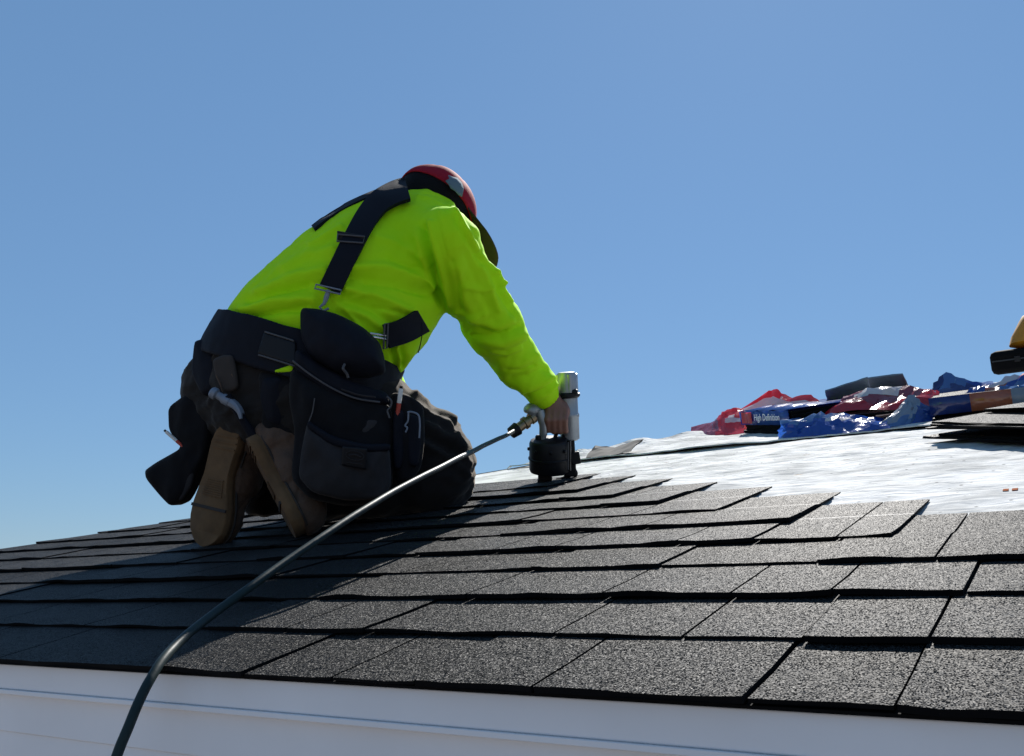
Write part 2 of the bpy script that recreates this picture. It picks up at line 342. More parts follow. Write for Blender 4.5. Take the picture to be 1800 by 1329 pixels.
# underlayment sheets on the street-side plane; each upper sheet laps over the lower one
def usheet(name, v0, v1, w0, seed, du=.014, flap=0.0, u1=1.4):
    nv = int((v1 - v0) / du) + 1; vs = np.linspace(v0, v1, nv); nu = int((u1 - hip_u(v1) + .9) / (du * 1.3)); ss = np.linspace(0, 1, nu)
    Vv, S = np.meshgrid(vs, ss, indexing='ij'); U = hip_u(Vv) + S * (u1 - hip_u(Vv)); q = np.stack([U, Vv, U * 0], -1)
    w = .0022 * fbm(q * np.array([9, 16, 1]), seed, 3) + .0014 * fbm(q * np.array([30, 60, 1]), seed + 9, 2) + .004 * np.abs(fbm(q * np.array([3, 5, 1]), seed + 5, 2))
    hipd = (U - hip_u(Vv)); w += flap * np.clip((Vv - v0 - .04) / .2, 0, 1) * np.exp(-hipd / .10) * (.5 + .9 * np.abs(fbm(q * np.array([7, 6, 1]), seed + 3, 2)))
    w += .005 * np.exp(-(Vv - v0) / .02)
    w = np.maximum(w + w0, w0 - .002)
    kk_ = np.maximum((Vv - .30 - .664) / .1433, 0); cov = (U < -.234 - .167 * (kk_ - 4) - .06) | (Vv < 1.38); w = np.where(cov, np.minimum(w, -.0085), w)
    P = U[..., None] * X_R + Vv[..., None] * D_R + (w - H_R)[..., None] * N_R
    P = P.reshape(-1, 3); I = np.arange(nv * nu).reshape(nv, nu)
    Q = np.stack([I[:-1, :-1], I[:-1, 1:], I[1:, 1:], I[1:, :-1]], -1).reshape(-1, 4)
    # thickness: drop an edge strip along the lower border
    e = P[I[0]] - N_R * .004; b0 = len(P); P = np.vstack([P, e]); eb = np.arange(b0, b0 + nu)
    Q = np.vstack([Q, np.stack([eb[:-1], eb[1:], I[0, 1:], I[0, :-1]], -1)])
    return fastmesh(name, P, Q, M['underlay'], HOUSE)
usheet('underlayment', 1.0, 2.97, -.008, 11)
usheet('underlayment', 2.90, 4.6, -.001, 23, flap=.022)
usheet('underlayment', 4.5, 7.55, .001, 31, du=.04, flap=.01)
hp = MB()                                             # hip side and rear faces, already papered
hp.add([C0 + (0, 0, .004), CT + (0, 0, .004), bl + (0, 0, .004)], [(0, 1, 2)]); hp.add([CT + (0, 0, .004), rt + (0, 0, .004), bk + (0, 0, .004), bl + (0, 0, .004)], [(0, 1, 2, 3)])
hp.obj('underlayment', M['underlay'], HOUSE, smooth=False)

# shingles: laminated, each its own mesh
rng = random.Random(7)
JPX = {0: [(30, 1146), (450, 1170), (600, 1178), (748, 1185), (953, 1196), (1317, 1219), (1580, 1226)], 1: [(160, 1098), (370, 1105), (500, 1111), (630, 1117), (970, 1120), (1200, 1122), (1418, 1118), (1640, 1122)],
       2: [(120, 1057), (300, 1054), (560, 1058), (817, 1058), (1065, 1052), (1290, 1051), (1466, 1050), (1700, 1046)], 3: [(300, 1026), (480, 1020), (700, 1016), (923, 1014), (1160, 1004), (1441, 993), (1650, 986)]}
def joints(k, u0, u1, r):
    us = sorted(guv(x, y)[0] for x, y in JPX.get(k, []))
    if us:
        a = us[0]
        while a > -3.7: a -= r.uniform(.16, .34); us.insert(0, a)
        a = us[-1]
        while a < 2: a += r.uniform(.14, .28); us.append(a)
    else:
        a = -3.7 + r.uniform(0, .2)
        while a < 2: us.append(a); a += r.uniform(.10, .26)
    return us
def shingle_mesh(u0, u1, v0, R, trimhip=False, seed=0):
    """base sheet + tooth layer; R = height of the under side at the lower edge."""
    r = random.Random(seed); T1, T2 = .0030, .0024
    # column positions incl. tooth edges
    teeth = []; cuts = [u for u in JOINTS if u0 + .03 < u < u1 - .03]; ed = [u0] + cuts + [u1]
    for i in range(len(ed) - 1): teeth.append((ed[i] + (.0016 if i else 0), ed[i + 1] - (.0016 if i < len(ed) - 2 else 0), (int(abs(ed[i]) * 1000) + i) % 2 == 0 or r.random() < .25))
    rows = [0, .006, .07, .143, .150, .178, .186, .337]
    V = []; F = []; MI = []
    wob = [r.uniform(-.0022, .0022) for _ in range(60)]; lift = [max(0, r.gauss(.0006, .0015)) for _ in range(60)]
    def wv(u_, arr):
        x = (u_ - u0) / .045; i = int(x); f = x - i; return arr[i % 60] * (1 - f) + arr[(i + 1) % 60] * f
    for (a, b_, th) in teeth:
        nseg = max(1, int(round((b_ - a) / .03))); cols = [a + (b_ - a) * i / nseg for i in range(nseg + 1)]
        drop = .003 if th else 0.0                    # teeth hang a touch lower than the sheet behind
        top = []; bot = []
        for v in rows:
            tr_, br_ = [], []
            for c in cols:
                vv = v0 + v; un = R * (1 - v / HS)
                if v < .01: vv += wv(c, wob) - drop
                up = T1 + (T2 if th and v <= .1501 else 0.0)
                lf = wv(c, lift) * max(0, 1 - v / .06)
                uu = c
                if trimhip: uu = max(c, hip_u(vv) - .012 + wob[int((vv * 37) % 60)] * 5)
                tr_.append(len(V)); V.append(rf(uu, vv, BASE + un + up + lf))
                br_.append(len(V)); V.append(rf(uu, vv, BASE + un + lf * .8))
            top.append(tr_); bot.append(br_)
        for j in range(len(rows) - 1):
            for i in range(nseg):
                F.append((top[j][i], top[j][i + 1], top[j + 1][i + 1], top[j + 1][i])); MI.append(2 if j == 5 and STRIP else 0)
        for i in range(nseg):
            F.append((bot[0][i], bot[0][i + 1], top[0][i + 1], top[0][i])); MI.append(1)
            F.append((top[-1][i], top[-1][i + 1], bot[-1][i + 1], bot[-1][i])); MI.append(1)
        for j in range(len(rows) - 1):
            F.append((bot[j][0], top[j][0], top[j + 1][0], bot[j + 1][0])); MI.append(1)
            F.append((top[j][nseg], bot[j][nseg], bot[j + 1][nseg], top[j + 1][nseg])); MI.append(1)
        F.append((bot[0][0], bot[-1][0], bot[-1][nseg], bot[0][nseg])); MI.append(1)
    return V, F, MI
BASE = -.0065
R = .0005; ncourse = 0
for k in range(11):
    v0 = V0 + k * EX
    right = 1.6 if k < 4 else -.234 - .167 * (k - 4)
    JOINTS = joints(k, 0, 0, rng)
    STRIP = False
    off = (-.234 - .167 * (k - 4)) if k >= 4 else [-.10, .07, -.27, -.42][k] + 1.0
    b_ = off if k >= 4 else JOINTS[-1]
    while True:
        a = b_ - 1.0
        near = [u for u in JOINTS if abs(u - a) < .2]
        if near: a = min(near, key=lambda u: abs(u - a))
        hipn = hip_u(v0)
        if b_ <= hipn: break
        a2 = max(a, hipn - .015 - rng.random() * .05)
        trim = a < hipn + .35
        if b_ - a2 > .05:
            STRIP = k >= 3 and b_ > right - 1.3
            V, F, MI = shingle_mesh(a2 + .0012, b_ - .0012, v0, R, trim, seed=100 * k + int(b_ * 10) % 97)
            mesh('shingle', V, F, [M['granule'], M['asphalt'], M['sealant']], HOUSE, smooth=False, mi=MI)
        b_ = a
    R = R * (1 - EX / HS) + .0050 if k else .0055
# starter strip, drip edge, fascia, soffit, walls
e = rf(0, V0, 0); eY, eZ = e[1], e[2]
sm = MB(); box(sm, rf(1.5, V0 + .09, BASE - .0015), X_R * 5.2, D_R * .088, N_R * .0014); sm.obj('starter_strip', M['asphalt'], HOUSE, smooth=False)
dm = MB(); box(dm, rf(1.5, V0 + .058, BASE - .0040), X_R * 5.2, D_R * .045, N_R * .0012); dm.obj('drip_edge', M['white_metal'], HOUSE, smooth=False)
def zat(x, y, Y):
    r = B @ np.array([(x - CX) / FPX, (y - CY) / FPX, 1.0]); return r[2] * Y / r[1]
FY = eY + .010
z_line = (zat(0, 1215, FY) + zat(1300, 1329, FY)) / 2; z_line2 = (zat(0, 1283, FY + .012) + zat(310, 1320, FY + .012)) / 2
ztop = eZ - .0085
XL, XR = C0[0] + .02, 6.4
fm = MB(); wbox(fm, XL, XR, FY, FY + .02, z_line + .003, ztop); fb_ = fm.obj('fascia_board', M['white_metal'], HOUSE, bevel=.0015)
lm = MB(); wbox(lm, XL, XR, FY - .0035, FY + .018, z_line - .003, z_line + .003); lm.obj('fascia_lip', M['white_metal'], fb_, bevel=.001)
f2 = MB(); wbox(f2, XL, XR, FY + .009, FY + .029, z_line2 - .001, z_line - .003); f2.obj('fascia_board', M['white_metal'], HOUSE, bevel=.001)
f3 = MB(); wbox(f3, XL, XR, FY + .012, FY + .032, z_line2 - .12, z_line2 - .001); f3.obj('fascia_board', M['white_metal'], HOUSE, bevel=.001)
sf = MB(); wbox(sf, XL, XR, FY + .032, FY + .5, z_line2 - .118, z_line2 - .1); sf.obj('soffit', M['white_metal'], HOUSE)
wm = MB(); wbox(wm, XL + .5, XR - .1, FY + .42, 12, -2.95, z_line2 - .118); wall = wm.obj('wall', M['siding'], HOUSE)
for i in range(16):
    cb = MB(); z0 = -2.93 + i * .165
    if z0 + .16 > z_line2 - .12: break
    cb.add([(XL + .5, FY + .405, z0), (XR - .1, FY + .405, z0), (XR - .1, FY + .418, z0 + .162), (XL + .5, FY + .418, z0 + .162), (XL + .5, FY + .4195, z0), (XR - .1, FY + .4195, z0)],
           [(0, 1, 2, 3), (0, 4, 5, 1)]); cb.obj('clapboard', M['siding'], wall, smooth=False)
# ------------------------------------------------------------------ the roofer
def pr(x, y, d): return at(x, y, d)
def rp(r, d): return r * d / FPX
def c2(x0, y0, d0, r0, x1, y1, d1, r1, k=.04, sq=None): return rc(at(x0, y0, d0), at(x1, y1, d1), rp(r0, d0), rp(r1, d1), k, sq)
def ball(x, y, d, r, k=.05, sq=None): return c2(x, y, d, r, x + .01, y, d, r, k, sq)
PERSON = root('person', gd(600, 920), 'kneeling roofer in lime hi-vis shirt, dark trousers and red cap, bent over a nail gun', 'person')
LAT = cv(.6, 0, -.75)                                 # the roofer's right-hand side
TORSO = [c2(508, 606, 2.30, 116, 590, 640, 2.25, 104, .06), c2(560, 560, 2.28, 120, 632, 520, 2.32, 126, .08), c2(632, 520, 2.32, 126, 702, 446, 2.40, 106, .08),
         c2(702, 446, 2.40, 104, 748, 410, 2.44, 56, .06), c2(746, 410, 2.40, 54, 780, 428, 2.24, 47, .06), c2(738, 408, 2.46, 56, 672, 404, 2.62, 54, .06),
         c2(660, 575, 2.22, 60, 690, 612, 2.22, 34, .05)]
ARM_R = [c2(784, 428, 2.24, 52, 872, 578, 2.43, 47, .05), c2(872, 578, 2.43, 46, 958, 694, 2.63, 27, .03), c2(850, 575, 2.43, 26, 905, 655, 2.53, 22, .05)]
ARM_L = [c2(672, 402, 2.62, 54, 640, 596, 2.86, 42, .05), c2(640, 596, 2.86, 42, 728, 792, 2.84, 26, .03)]
PELV = [c2(440, 690, 2.36, 104, 560, 700, 2.20, 108, .08), ball(500, 650, 2.28, 118, .08), c2(420, 700, 2.37, 95, 402, 738, 2.38, 82, .06),
        c2(500, 690, 2.26, 100, 560, 760, 2.2, 90, .06)]
LEG_R = [c2(600, 712, 2.20, 96, 748, 806, 2.33, 82, .05), ball(755, 838, 2.33, 73, .05), c2(752, 842, 2.33, 70, 560, 852, 2.20, 58, .04), c2(560, 846, 2.22, 52, 508, 784, 2.15, 34, .04)]
LEG_L = [c2(450, 710, 2.40, 96, 660, 815, 2.72, 78, .05), c2(660, 825, 2.72, 72, 470, 850, 2.46, 56, .04), c2(480, 848, 2.48, 52, 446, 792, 2.37, 38, .04)]
def clip_roof(F, lo, nn, h, w=.001):
    P = pts(lo, nn, h); return np.maximum(F, -(P @ N_R + H_R - w))
def half(F, lo, nn, h, p0, n_):                        # keep the side the normal points away from
    P = pts(lo, nn, h); return np.maximum(F, (P - p0) @ n_)
def bounds(pl, m_=.03):
    A = np.array([np.minimum(c['a'], c['b']) - max(c['ra'], c['rb']) for c in pl]).min(0) - m_
    Z = np.array([np.maximum(c['a'], c['b']) + max(c['ra'], c['rb']) for c in pl]).max(0) + m_
    return A, Z
# body: one continuous surface, head to hands
Hc = at(764, 366, 2.50); CR_ = cv(.35, .75, .55); FW = cv(.62, -.62, .45); FW = unit(FW - CR_ * (FW @ CR_)); LT = unit(np.cross(FW, CR_))
if LT @ cv(1, 0, 0) < 0: LT = -LT
HEAD = [rc(Hc, Hc + FW * .012, .098, .094, .03, (LT, 1.2)), rc(Hc - CR_ * .06 + FW * .02, Hc - CR_ * .095 + FW * .065, .062, .045, .04, (LT, 1.05)),
        rc(Hc + FW * .105 - CR_ * .025, Hc + FW * .118 - CR_ * .05, .010, .014, .012), rc(Hc + FW * .098 - CR_ * .088 - LT * .018, Hc + FW * .098 - CR_ * .088 + LT * .018, .010, .010, .012),
        rc(Hc + FW * .092 + CR_ * .002 - LT * .04, Hc + FW * .092 + CR_ * .002 + LT * .04, .012, .012, .02)]
for s in (-1, 1): HEAD += [rc(Hc + LT * s * .083 - CR_ * .012 - FW * .012, Hc + LT * s * .088 - CR_ * .05 - FW * .008, .017, .011, .008, (LT, 1.8))]
NECK = [c2(744, 400, 2.44, 44, 752, 378, 2.48, 40, .04)]
HX = [(958, 702, 2.632), (966, 724, 2.622)]
HAND_R = [c2(952, 682, 2.62, 20, 966, 706, 2.635, 19, .02), c2(966, 706, 2.635, 17, 978, 726, 2.625, 20, .02, (cv(0, 0, 1), 1.5)), c2(968, 716, 2.628, 13, 990, 722, 2.622, 12, .015)]
for i in range(4):
    x = 962 + 10.3 * i; ln = [.9, 1, 1.02, .95][i]
    ch = [(x + 2, 720 + i * .6, 2.612), (x, 738, 2.590 + .002 * i), (x + 1, 738 + 20 * ln, 2.606), (x + 3, 738 + 21 * ln, 2.640)]
    for a, b_, r0, r1 in zip(ch[:-1], ch[1:], (6.2, 5.7, 5.2), (5.7, 5.2, 4.4)): HAND_R.append(c2(*a, r0, *b_, r1, .004))
HAND_R += [c2(990, 712, 2.64, 8, 994, 728, 2.672, 6.5, .01), c2(994, 728, 2.672, 6.2, 986, 742, 2.684, 5.2, .004)]
pl = gd(752, 852, .016); lw = at(730, 797, 2.835)
HAND_L = [rc(lw, pl - D_R * .05, .026, .03, .02), rc(pl - D_R * .05, pl + D_R * .005, .032, .03, .02, (N_R, 2.2))]
for i in range(4):
    o_ = X_R * (-.033 + .022 * i); ln = [.8, 1, .97, .85][i]
    a0 = pl + o_ + D_R * .01; a1 = a0 + D_R * .045 * ln + X_R * (i - 1.5) * .003 + N_R * .004; a2 = a1 + D_R * .04 * ln + X_R * (i - 1.5) * .002 - N_R * .006
    HAND_L += [rc(a0, a1, .0095, .0088, .005), rc(a1, a2, .0088, .0072, .004)]
HAND_L += [rc(pl - D_R * .04 + X_R * .03, pl - D_R * .005 + X_R * .058, .0125, .010, .01), rc(pl - D_R * .005 + X_R * .058, pl + D_R * .022 + X_R * .066, .010, .008, .004)]
def shrink(L, s): return [dict(c, ra=max(c['ra'] - s, .012), rb=max(c['rb'] - s, .012)) for c in L]
FEET = [rc(at(504, 785, 2.14), at(522, 890, 2.08), .034, .026, .03), rc(at(438, 790, 2.34), at(388, 890, 2.25), .034, .026, .03)]
body = shrink(TORSO + ARM_R + ARM_L + PELV + LEG_R + LEG_L, .026) + HEAD + NECK + HAND_R + HAND_L + FEET
lo, hi = bounds(body); h = .005
F, lo, nn = field(body, lo, hi, h); F = clip_roof(F, lo, nn, h, .002); V, Q = nets(F, lo, h)
fastmesh('body', V, Q, M['skin'], PERSON); del F

# trousers
h = .0065
pants = PELV + LEG_R + LEG_L
lo, hi = bounds(pants); F, lo, nn = field(pants, lo, hi, h); F = clip_roof(F, lo, nn, h)
wst = at(520, 590, 2.28); wax = cv(.35, .9, .15)
F = half(F, lo, nn, h, wst + wax * .015, wax)
V, Q = nets(F, lo, h)
def pwr(V):
    q = V @ B; s = np.stack([q[:, 0] * 10 + q[:, 1] * 14, q[:, 1] * 9 - q[:, 0] * 4, q[:, 2] * 8], 1)
    return .008 * fbm(s, 3, 3) - .008 * np.abs(fbm(s * 1.5, 8, 3)) + .003
pf = [([(730, 690), (770, 705), (795, 740)], .014, 7), ([(728, 716), (775, 745), (806, 790)], .013, 7), ([(745, 745), (790, 780), (818, 815)], .012, 7), ([(735, 775), (780, 800), (822, 835)], .007, 7),
      ([(720, 730), (752, 742)], -.006, 8), ([(736, 762), (785, 795)], -.006, 6)]
V = foldit(V, Q, pf, pwr); fastmesh('trousers', V, Q, M['pants'], PERSON); del F

# shirt
shirt = TORSO + ARM_R + ARM_L + [c2(730, 388, 2.44, 42, 742, 384, 2.46, 40, .03)]
h = .0042
lo, hi = bounds(shirt); F, lo, nn = field(shirt, lo, hi, h)
# armpit crease, cuff ends, hem, collar opening
cax = unit(at(958, 694, 2.63) - at(900, 620, 2.5)); F = half(F, lo, nn, h, at(961, 697, 2.63), cax)
c2x = unit(at(728, 792, 2.84) - at(640, 596, 2.86)); P = pts(lo, nn, h)
cut = np.where(((P - at(640, 596, 2.86)) @ c2x > .0) & (((P - at(728, 792, 2.84)) ** 2).sum(-1) < .05), (P - at(727, 789, 2.84)) @ c2x, -1); F = np.maximum(F, cut)
F = np.maximum(F, -((P - at(545, 655, 2.26)) @ cv(.25, .95, .15)))
F = np.maximum(F, -prim(P, c2(748, 384, 2.47, 36, 756, 345, 2.50, 42, 0)))
V, Q = nets(F, lo, h); del F, P, cut
def swr(V):
    q = V @ B; a = q[:, 0] * .7 - q[:, 1] * .7; c = q[:, 0] * .7 + q[:, 1] * .7
    return .0065 * fbm(np.stack([a * 5, c * 13, q[:, 2] * 6], 1), 5, 3) + .0012 * fbm(np.stack([a * 40, c * 60, q[:, 2] * 30], 1), 25, 2) + .0045 * np.abs(fbm(np.stack([a * 11, c * 22, q[:, 2] * 12], 1), 15, 2))
sf_ = [([(742, 398), (752, 440), (766, 490), (778, 532)], -.016, 8), ([(756, 395), (764, 440), (777, 490), (788, 528)], .010, 7), ([(735, 420), (745, 460), (760, 505)], .006, 8),
       ([(620, 472), (680, 470), (740, 490), (772, 505)], .009, 9), ([(615, 490), (690, 498), (765, 520)], -.006, 8), ([(610, 510), (660, 520), (720, 545)], .009, 8),
       ([(600, 525), (650, 545), (700, 575)], -.006, 8), ([(600, 540), (645, 556), (690, 590)], .008, 8), ([(425, 545), (480, 530), (550, 528)], .009, 9), ([(410, 562), (470, 552), (540, 540)], -.006, 7),
       ([(455, 515), (510, 490), (570, 478)], .009, 10), ([(440, 530), (490, 512), (540, 505)], -.007, 7), ([(500, 470), (545, 448), (585, 440)], .006, 9),
       ([(685, 590), (692, 620), (697, 650)], -.009, 6), ([(705, 615), (710, 630), (708, 645)], -.008, 5), ([(696, 612), (702, 630), (702, 650)], .006, 5),
       ([(790, 362), (812, 395), (838, 440)], .008, 5), ([(800, 385), (822, 420), (848, 462)], -.005, 5), ([(845, 450), (868, 480), (880, 500)], .007, 5), ([(866, 480), (885, 510), (896, 530)], .007, 5),
       ([(872, 505), (890, 535), (905, 560)], -.005, 5), ([(830, 560), (870, 575), (905, 560)], .007, 9), ([(850, 600), (885, 605), (920, 590)], .008, 9), ([(845, 580), (880, 590), (912, 575)], -.007, 7),
       ([(880, 640), (912, 640), (940, 625)], .006, 8), ([(900, 665), (930, 662), (955, 650)], -.006, 7), ([(918, 685), (945, 676), (968, 664)], .006, 7), ([(800, 470), (815, 520), (835, 560)], .006, 9),
       ([(820, 450), (838, 500), (858, 540)], -.004, 9), ([(935, 700), (958, 692), (978, 676)], .005, 5),
       ([(430, 560), (500, 545), (560, 552)], -.004, 3), ([(470, 520), (540, 500), (580, 497)], -.004, 3), ([(640, 500), (700, 505), (750, 520)], -.004, 3), ([(655, 540), (700, 548), (735, 562)], -.004, 3),
       ([(605, 545), (625, 565), (640, 592)], .005, 4), ([(590, 530), (612, 528), (640, 520)], .004, 4), ([(545, 430), (575, 415), (600, 402)], .004, 5), ([(660, 420), (700, 430), (740, 452)], .004, 7),
       ([(690, 455), (725, 470), (758, 478)], -.0035, 4), ([(830, 590), (862, 592), (890, 582)], -.004, 3), ([(865, 618), (890, 622), (915, 612)], .005, 4), ([(806, 545), (830, 556), (852, 552)], .005, 5),
       ([(890, 648), (915, 650), (940, 642)], -.004, 3), ([(818, 500), (850, 512), (880, 500)], .004, 5), ([(796, 460), (806, 500), (812, 540)], -.004, 4), ([(846, 470), (862, 505), (876, 545)], .004, 5),
       ([(925, 690), (948, 684), (968, 671)], -.0025, 2.5), ([(768, 372), (776, 410), (786, 450)], -.0018, 2), ([(735, 345), (760, 352), (785, 366)], .0025, 2.5)]
V = foldit(V, Q, sf_, swr); fastmesh('shirt', V, Q, M['hivis'], PERSON)

# cap: six-panel dome, bill, button, embroidered patch; hair shows under it
cm = MB(); nu_, nv_ = 48, 14; RC = .113
def capp(th, ph, r=RC):                               # th around, ph from crown
    rr = r * (1 - .018 * math.exp(-((((th * 6 / (2 * math.pi)) % 1) - .5) / .06) ** 2) * .5)
    rr *= 1 + .020 * math.sin(th * 2 + 1.1) * math.sin(ph) + .012 * math.sin(th * 5 + ph * 4) * math.sin(ph) ** 2
    sx = .90
    return Hc + CR_ * (rr * math.cos(ph) * 1.02) + FW * (rr * math.sin(ph) * math.cos(th) * 1.03) + LT * (rr * math.sin(ph) * math.sin(th) * sx)
def edge(th): return 1.64 - .17 * (.5 - .5 * math.cos(th)) * 1.0
v = [capp(0, 0)]; f = []
for j in range(1, nv_ + 1):
    for i in range(nu_): th = 2 * math.pi * i / nu_; v.append(capp(th, edge(th) * j / nv_))
for i in range(nu_): f.append((0, 1 + i, 1 + (i + 1) % nu_))
for j in range(nv_ - 1):
    for i in range(nu_): a = 1 + j * nu_; f.append((a + i, a + nu_ + i, a + nu_ + (i + 1) % nu_, a + (i + 1) % nu_))
cm.add(v, f); CAP = cm.obj('cap', M['cap_red'], PERSON, sharp=1.5)
so_ = CAP.modifiers.new('cloth', 'SOLIDIFY'); so_.thickness = .003; so_.offset = -1
bm_ = MB(); v = []; f = []; nb = 20; mb_ = 8
for j in range(mb_ + 1):
    for i in range(nb + 1):
        th = (-1 + 2 * i / nb) * 1.25; s = j / mb_; e0 = capp(th, edge(th) - .06)
        ext = .120 * s * math.cos(th * .95) ** .5 if abs(th) < 1.6 else 0
        v.append(e0 + FW * ext - CR_ * (.018 * s + .020 * s * (math.sin(th) ** 2)) + LT * math.sin(th) * .030 * s)
for j in range(mb_):
    for i in range(nb): a = j * (nb + 1) + i; f.append((a, a + 1, a + nb + 2, a + nb + 1))
bm_.add(v, f); br_ = bm_.obj('bill', M['cap_bill'], CAP, sharp=1.5); s2 = br_.modifiers.new('board', 'SOLIDIFY'); s2.thickness = .004
for k in range(6):
    th = math.pi / 6 + k * math.pi / 3; se = MB(); tube(se, [capp(th, edge(th) * j / 12, RC + .0006) for j in range(1, 13)], .0011, 5); se.obj('panel_seam', M['cap_red'], CAP)
bt = MB(); lathe(bt, Hc + CR_ * (RC * 1.02), CR_, [(-.002, .007), (.003, .006), (.005, .002)], 12); bt.obj('button', M['cap_red'], CAP)
# patch lies on the right rear panel
pc = MB(); out = [(783, 318), (790, 314), (788, 308), (796, 311), (804, 313), (812, 322), (815, 332), (812, 346), (806, 343), (800, 336), (792, 331), (789, 325)]
def ondome(x, y, r=RC * 1.02):
    d = unit(at(x, y, 1)); bq = d @ Hc; disc = bq * bq - (Hc @ Hc - r * r)
    return d * (bq - math.sqrt(max(disc, 0)))
ctr = (801, 325); ring = []
for s in (1, .6, .25):
    for x, y in out: q = ondome(ctr[0] + (x - ctr[0]) * s, ctr[1] + (y - ctr[1]) * s); ring.append(q)
nO = len(out); f = [(j * nO + i, j * nO + (i + 1) % nO, (j + 1) * nO + (i + 1) % nO, (j + 1) * nO + i) for j in range(2) for i in range(nO)] + [tuple(range(2 * nO, 3 * nO))]
pc.add(ring, f); pt_ = pc.obj('patch', M['cap_patch'], CAP); s3 = pt_.modifiers.new('thread', 'SOLIDIFY'); s3.thickness = .002; s3.offset = 0
hr = MB(); v = []; f = []
for j in range(9):
    for i in range(nu_):
        th = 2 * math.pi * i / nu_; ph = 1.2 + (1.05 * j / 8) * (.35 + .65 * (.5 - .5 * math.cos(th)))
        ph = min(ph, 2.35); v.append(capp(th, ph, .1065) + (FW * 0))
for j in range(8):
    for i in range(nu_): f.append((j * nu_ + i, (j + 1) * nu_ + i, (j + 1) * nu_ + (i + 1) % nu_, j * nu_ + (i + 1) % nu_))
hr.add(v, f); ho = hr.obj('hair', M['hair'], PERSON, sharp=2); s4 = ho.modifiers.new('t', 'SOLIDIFY'); s4.thickness = .006

# boots
def boot(heel, toe, down, mir):
    xd = unit(toe - heel); zd = -unit(down - xd * (down @ xd)); yd = np.cross(zd, xd) * mir; L = np.linalg.norm(toe - heel)
    def T(x, y, z): return heel + xd * (x * L) + yd * y + zd * z
    prof = [(0, .004), (.02, .024), (.07, .036), (.16, .040), (.3, .037), (.42, .036), (.55, .043), (.68, .051), (.78, .052), (.88, .046), (.95, .032), (.99, .014), (1, .003)]
    def hw(x): return 1.08 * np.interp(x, [a for a, _ in prof], [b_ for _, b_ in prof])
    xs = np.linspace(0, 1, 49)
    def ctrl(x): return .008 * math.sin(math.pi * min(1, x * 1.1)) - .004 * x
    sole = MB(); v = []; f = []; zz = [(0, .93), (.004, 1.0), (.010, 1.0), (.012, 1.03), (.020, 1.03), (.022, 1.0), (.030, .99)]
    rings = []
    for z, s in zz:
        ring = [T(x, ctrl(x) + hw(x) * s, z) for x in xs] + [T(x, ctrl(x) - hw(x) * s, z) for x in xs[::-1]]
        rings.append(ring)
    nR = len(rings[0])
    for r_ in rings: v += r_
    for j in range(len(rings) - 1):
        for i in range(nR): f.append((j * nR + i, j * nR + (i + 1) % nR, (j + 1) * nR + (i + 1) % nR, (j + 1) * nR + i))
    for i in range(len(xs) - 1):
        a, b_ = i, nR - 1 - i; f.append((a, b_, b_ - 1, a + 1)); t0 = (len(rings) - 1) * nR; f.append((t0 + a, t0 + a + 1, t0 + b_ - 1, t0 + b_))
    sole.add(v, f)
    # upper
    U = [rc(T(.12, 0, .055), T(.12, 0, .15), .040, .046, .02), rc(T(.14, 0, .06), T(.5, .004, .055), .039, .040, .03), rc(T(.45, .004, .06), T(.80, .006, .045), .043, .040, .03, (yd, .88)),
         rc(T(.78, .006, .040), T(.86, .005, .036), .043, .036, .03, (yd, .86)), rc(T(.14, 0, .12), T(.42, 0, .085), .043, .045, .03)]
    U = [dict(c, ra=c['ra'] * 1.08, rb=c['rb'] * 1.08) for c in U]
    lo, hi = bounds(U); h = .005; F, lo, nn = field(U, lo, hi, h); F = half(F, lo, nn, h, T(0, 0, .027), -zd); F = half(F, lo, nn, h, T(.1, 0, .185), unit(zd + xd * .15)); F = clip_roof(F, lo, nn, h, .001)
    V, Q = nets(F, lo, h); n_ = vnorm(V, Q)
    lx = ((V - heel) @ xd) / L; lz = (V - heel) @ zd
    dsp = .0025 * fbm((V) * 40, 4, 3) - .003 * np.exp(-((lx - .63 - .1 * np.sin(lz * 60)) / .02) ** 2) - .003 * np.exp(-((lx - .56) / .018) ** 2) + .0025 * (lx > .76) + .002 * (lx < .2)
    V = V + n_ * dsp[:, None]
    bo = fastmesh('boot', V, Q, M['leather'], PERSON)
    so = sole.obj('sole', M['sole'], bo, sharp=.9)
    # tread: worn cross ribs and the break across the ball
    for k in range(11):
        g_ = MB(); x = (.46 + .018 * k) if k < 8 else (.10 + .05 * (k - 8)); box(g_, T(x, ctrl(x) - .004, -.0010), xd * .0016, yd * hw(x) * (.62 if k < 8 else .8), zd * .0018); g_.obj('tread_rib', M['sole'], bo, smooth=False)
    g_ = MB(); box(g_, T(.69, ctrl(.69), -.0002), xd * .0035 + yd * .0, yd * hw(.69) * .97, zd * .0022); g_.obj('sole_crack', M['leather_dark'], bo, smooth=False)
    wl_ = MB(); tube(wl_, np.array([T(x, ctrl(x) + (hw(x) + .0015) * s_, .031) for s_, X_ in ((1, xs[1:-1]), (-1, xs[1:-1][::-1])) for x in X_]), .003, 6); wl_.obj('welt', M['leather_dark'], bo)
    lc = MB()
    for k in range(4):
        x = .40 + .055 * k; z = .118 - .014 * k; tube(lc, spline([T(x, -.03, z - .012), T(x + .01, 0, z + .004), T(x + .015, .03, z - .010)], 4), .0025, 6)
    lc.obj('lace', M['leather_dark'], bo)
    return bo
boot(at(404, 746, 2.17), at(352, 960, 2.13), cv(-.45, .0, -.9), 1)['label'] = 'boot with its tan sole turned to the camera'
boot(at(432, 772, 2.09), at(520, 946, 2.045), cv(-.91, -.25, -.32), 1)['label'] = 'scuffed brown boot seen from its side'
